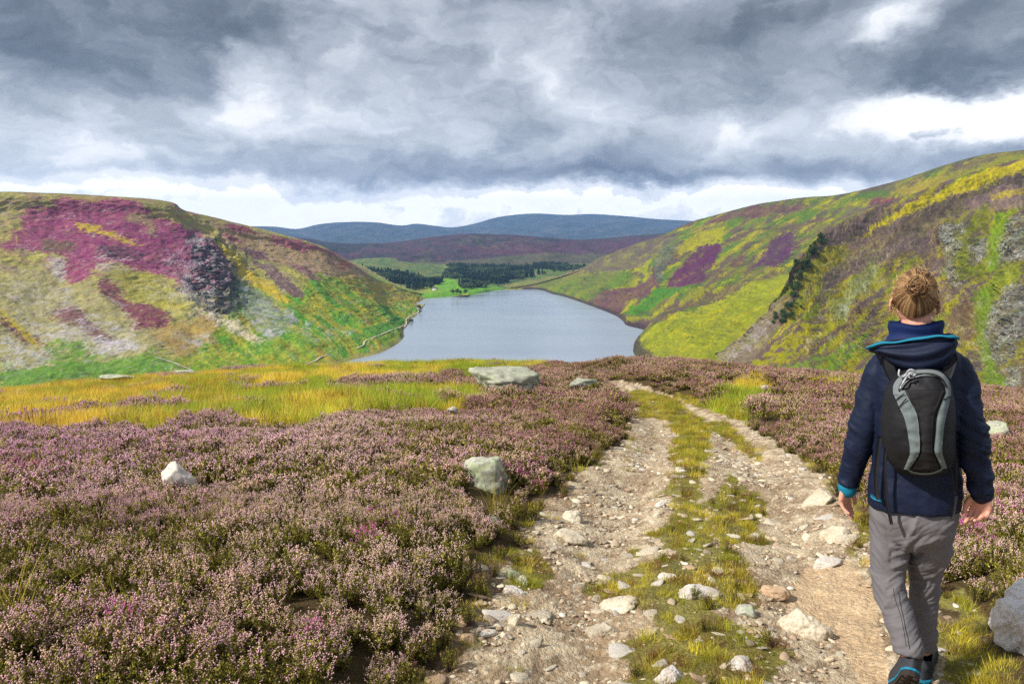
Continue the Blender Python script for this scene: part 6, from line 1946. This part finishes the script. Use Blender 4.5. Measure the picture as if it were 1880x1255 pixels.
loop([(1651, 679), (1650, 688), (1656, 692), (1663, 688), (1666, 682), (1672, 678), (1679, 681), (1681, 686), (1677, 690)], 0.0032, M_CORD, 'haul_loop', 2.70)
loop([(1672, 684), (1666, 690), (1661, 697), (1656, 706), (1653, 712)], 0.0034, M_CORD, 'zip_pull', 2.675)
loop([(1675, 688), (1672, 686), (1668, 690), (1672, 694), (1677, 690)], 0.002, M_CORD, 'zip_pull', 2.675)
def web(pts, w_, D0, D1, name='webbing', mat=None):
    q = densify(pts, 24)
    n = len(q)
    rows = [[P(a + o_, b, D0 + (D1 - D0) * i / (n - 1)) for i, (a, b) in enumerate(q)] for o_ in np.linspace(-w_ / 2, w_ / 2, 3)]
    return bk(name, sheet(np.array(rows, float), 0.003, name), mat or M_BLK)
web([(1629, 800), (1624, 850), (1626, 890), (1629, 925), (1634, 948), (1637, 962)], 6.5, 2.76, 2.755)
web([(1616, 800), (1609, 860), (1609, 900), (1613, 917)], 8, 2.80, 2.775)
web([(1752, 800), (1757, 850), (1756, 900), (1751, 938), (1748, 952)], 6.5, 2.79, 2.765)
web([(1743, 840), (1749, 870), (1752, 905)], 5, 2.79, 2.765)
for px_ in ([(1645, 700), (1634, 680), (1630, 662), (1632, 645)], [(1735, 695), (1742, 678), (1746, 660), (1742, 645)]):
    q = densify(px_, 14)
    rows = [[P(a + o_, b, 2.80 + 0.02 * i / 13) for i, (a, b) in enumerate(q)] for o_ in np.linspace(-11, 11, 5)]
    bk('shoulder_strap', sheet(np.array(rows, float), 0.010, 'shoulder_strap'), M_BLK)
web([(1614, 838), (1622, 842), (1634, 846)], 0.1, 2.81, 2.76) if False else None
tag(per, 'walker seen from behind in navy jacket and grey trousers, hair in a bun', 'person')
tag(pack, 'small black and grey backpack on the walker\'s back', 'backpack')
# ------------------------------------------------------------------ air
me = np_mesh('haze', *box(-11000, 11000, -2500, 13500, -161.0, 620), False)
m, t = mat_new('thin haze')
pv = t.n('ShaderNodeVolumePrincipled', ins={'Color': (0.30, 0.55, 1.0, 1), 'Density': 0.00005, 'Anisotropy': 0.1})
t.n('ShaderNodeOutputMaterial', ins={'Volume': pv.outputs[0]})
tag(obj('haze', me, m), kind='stuff')
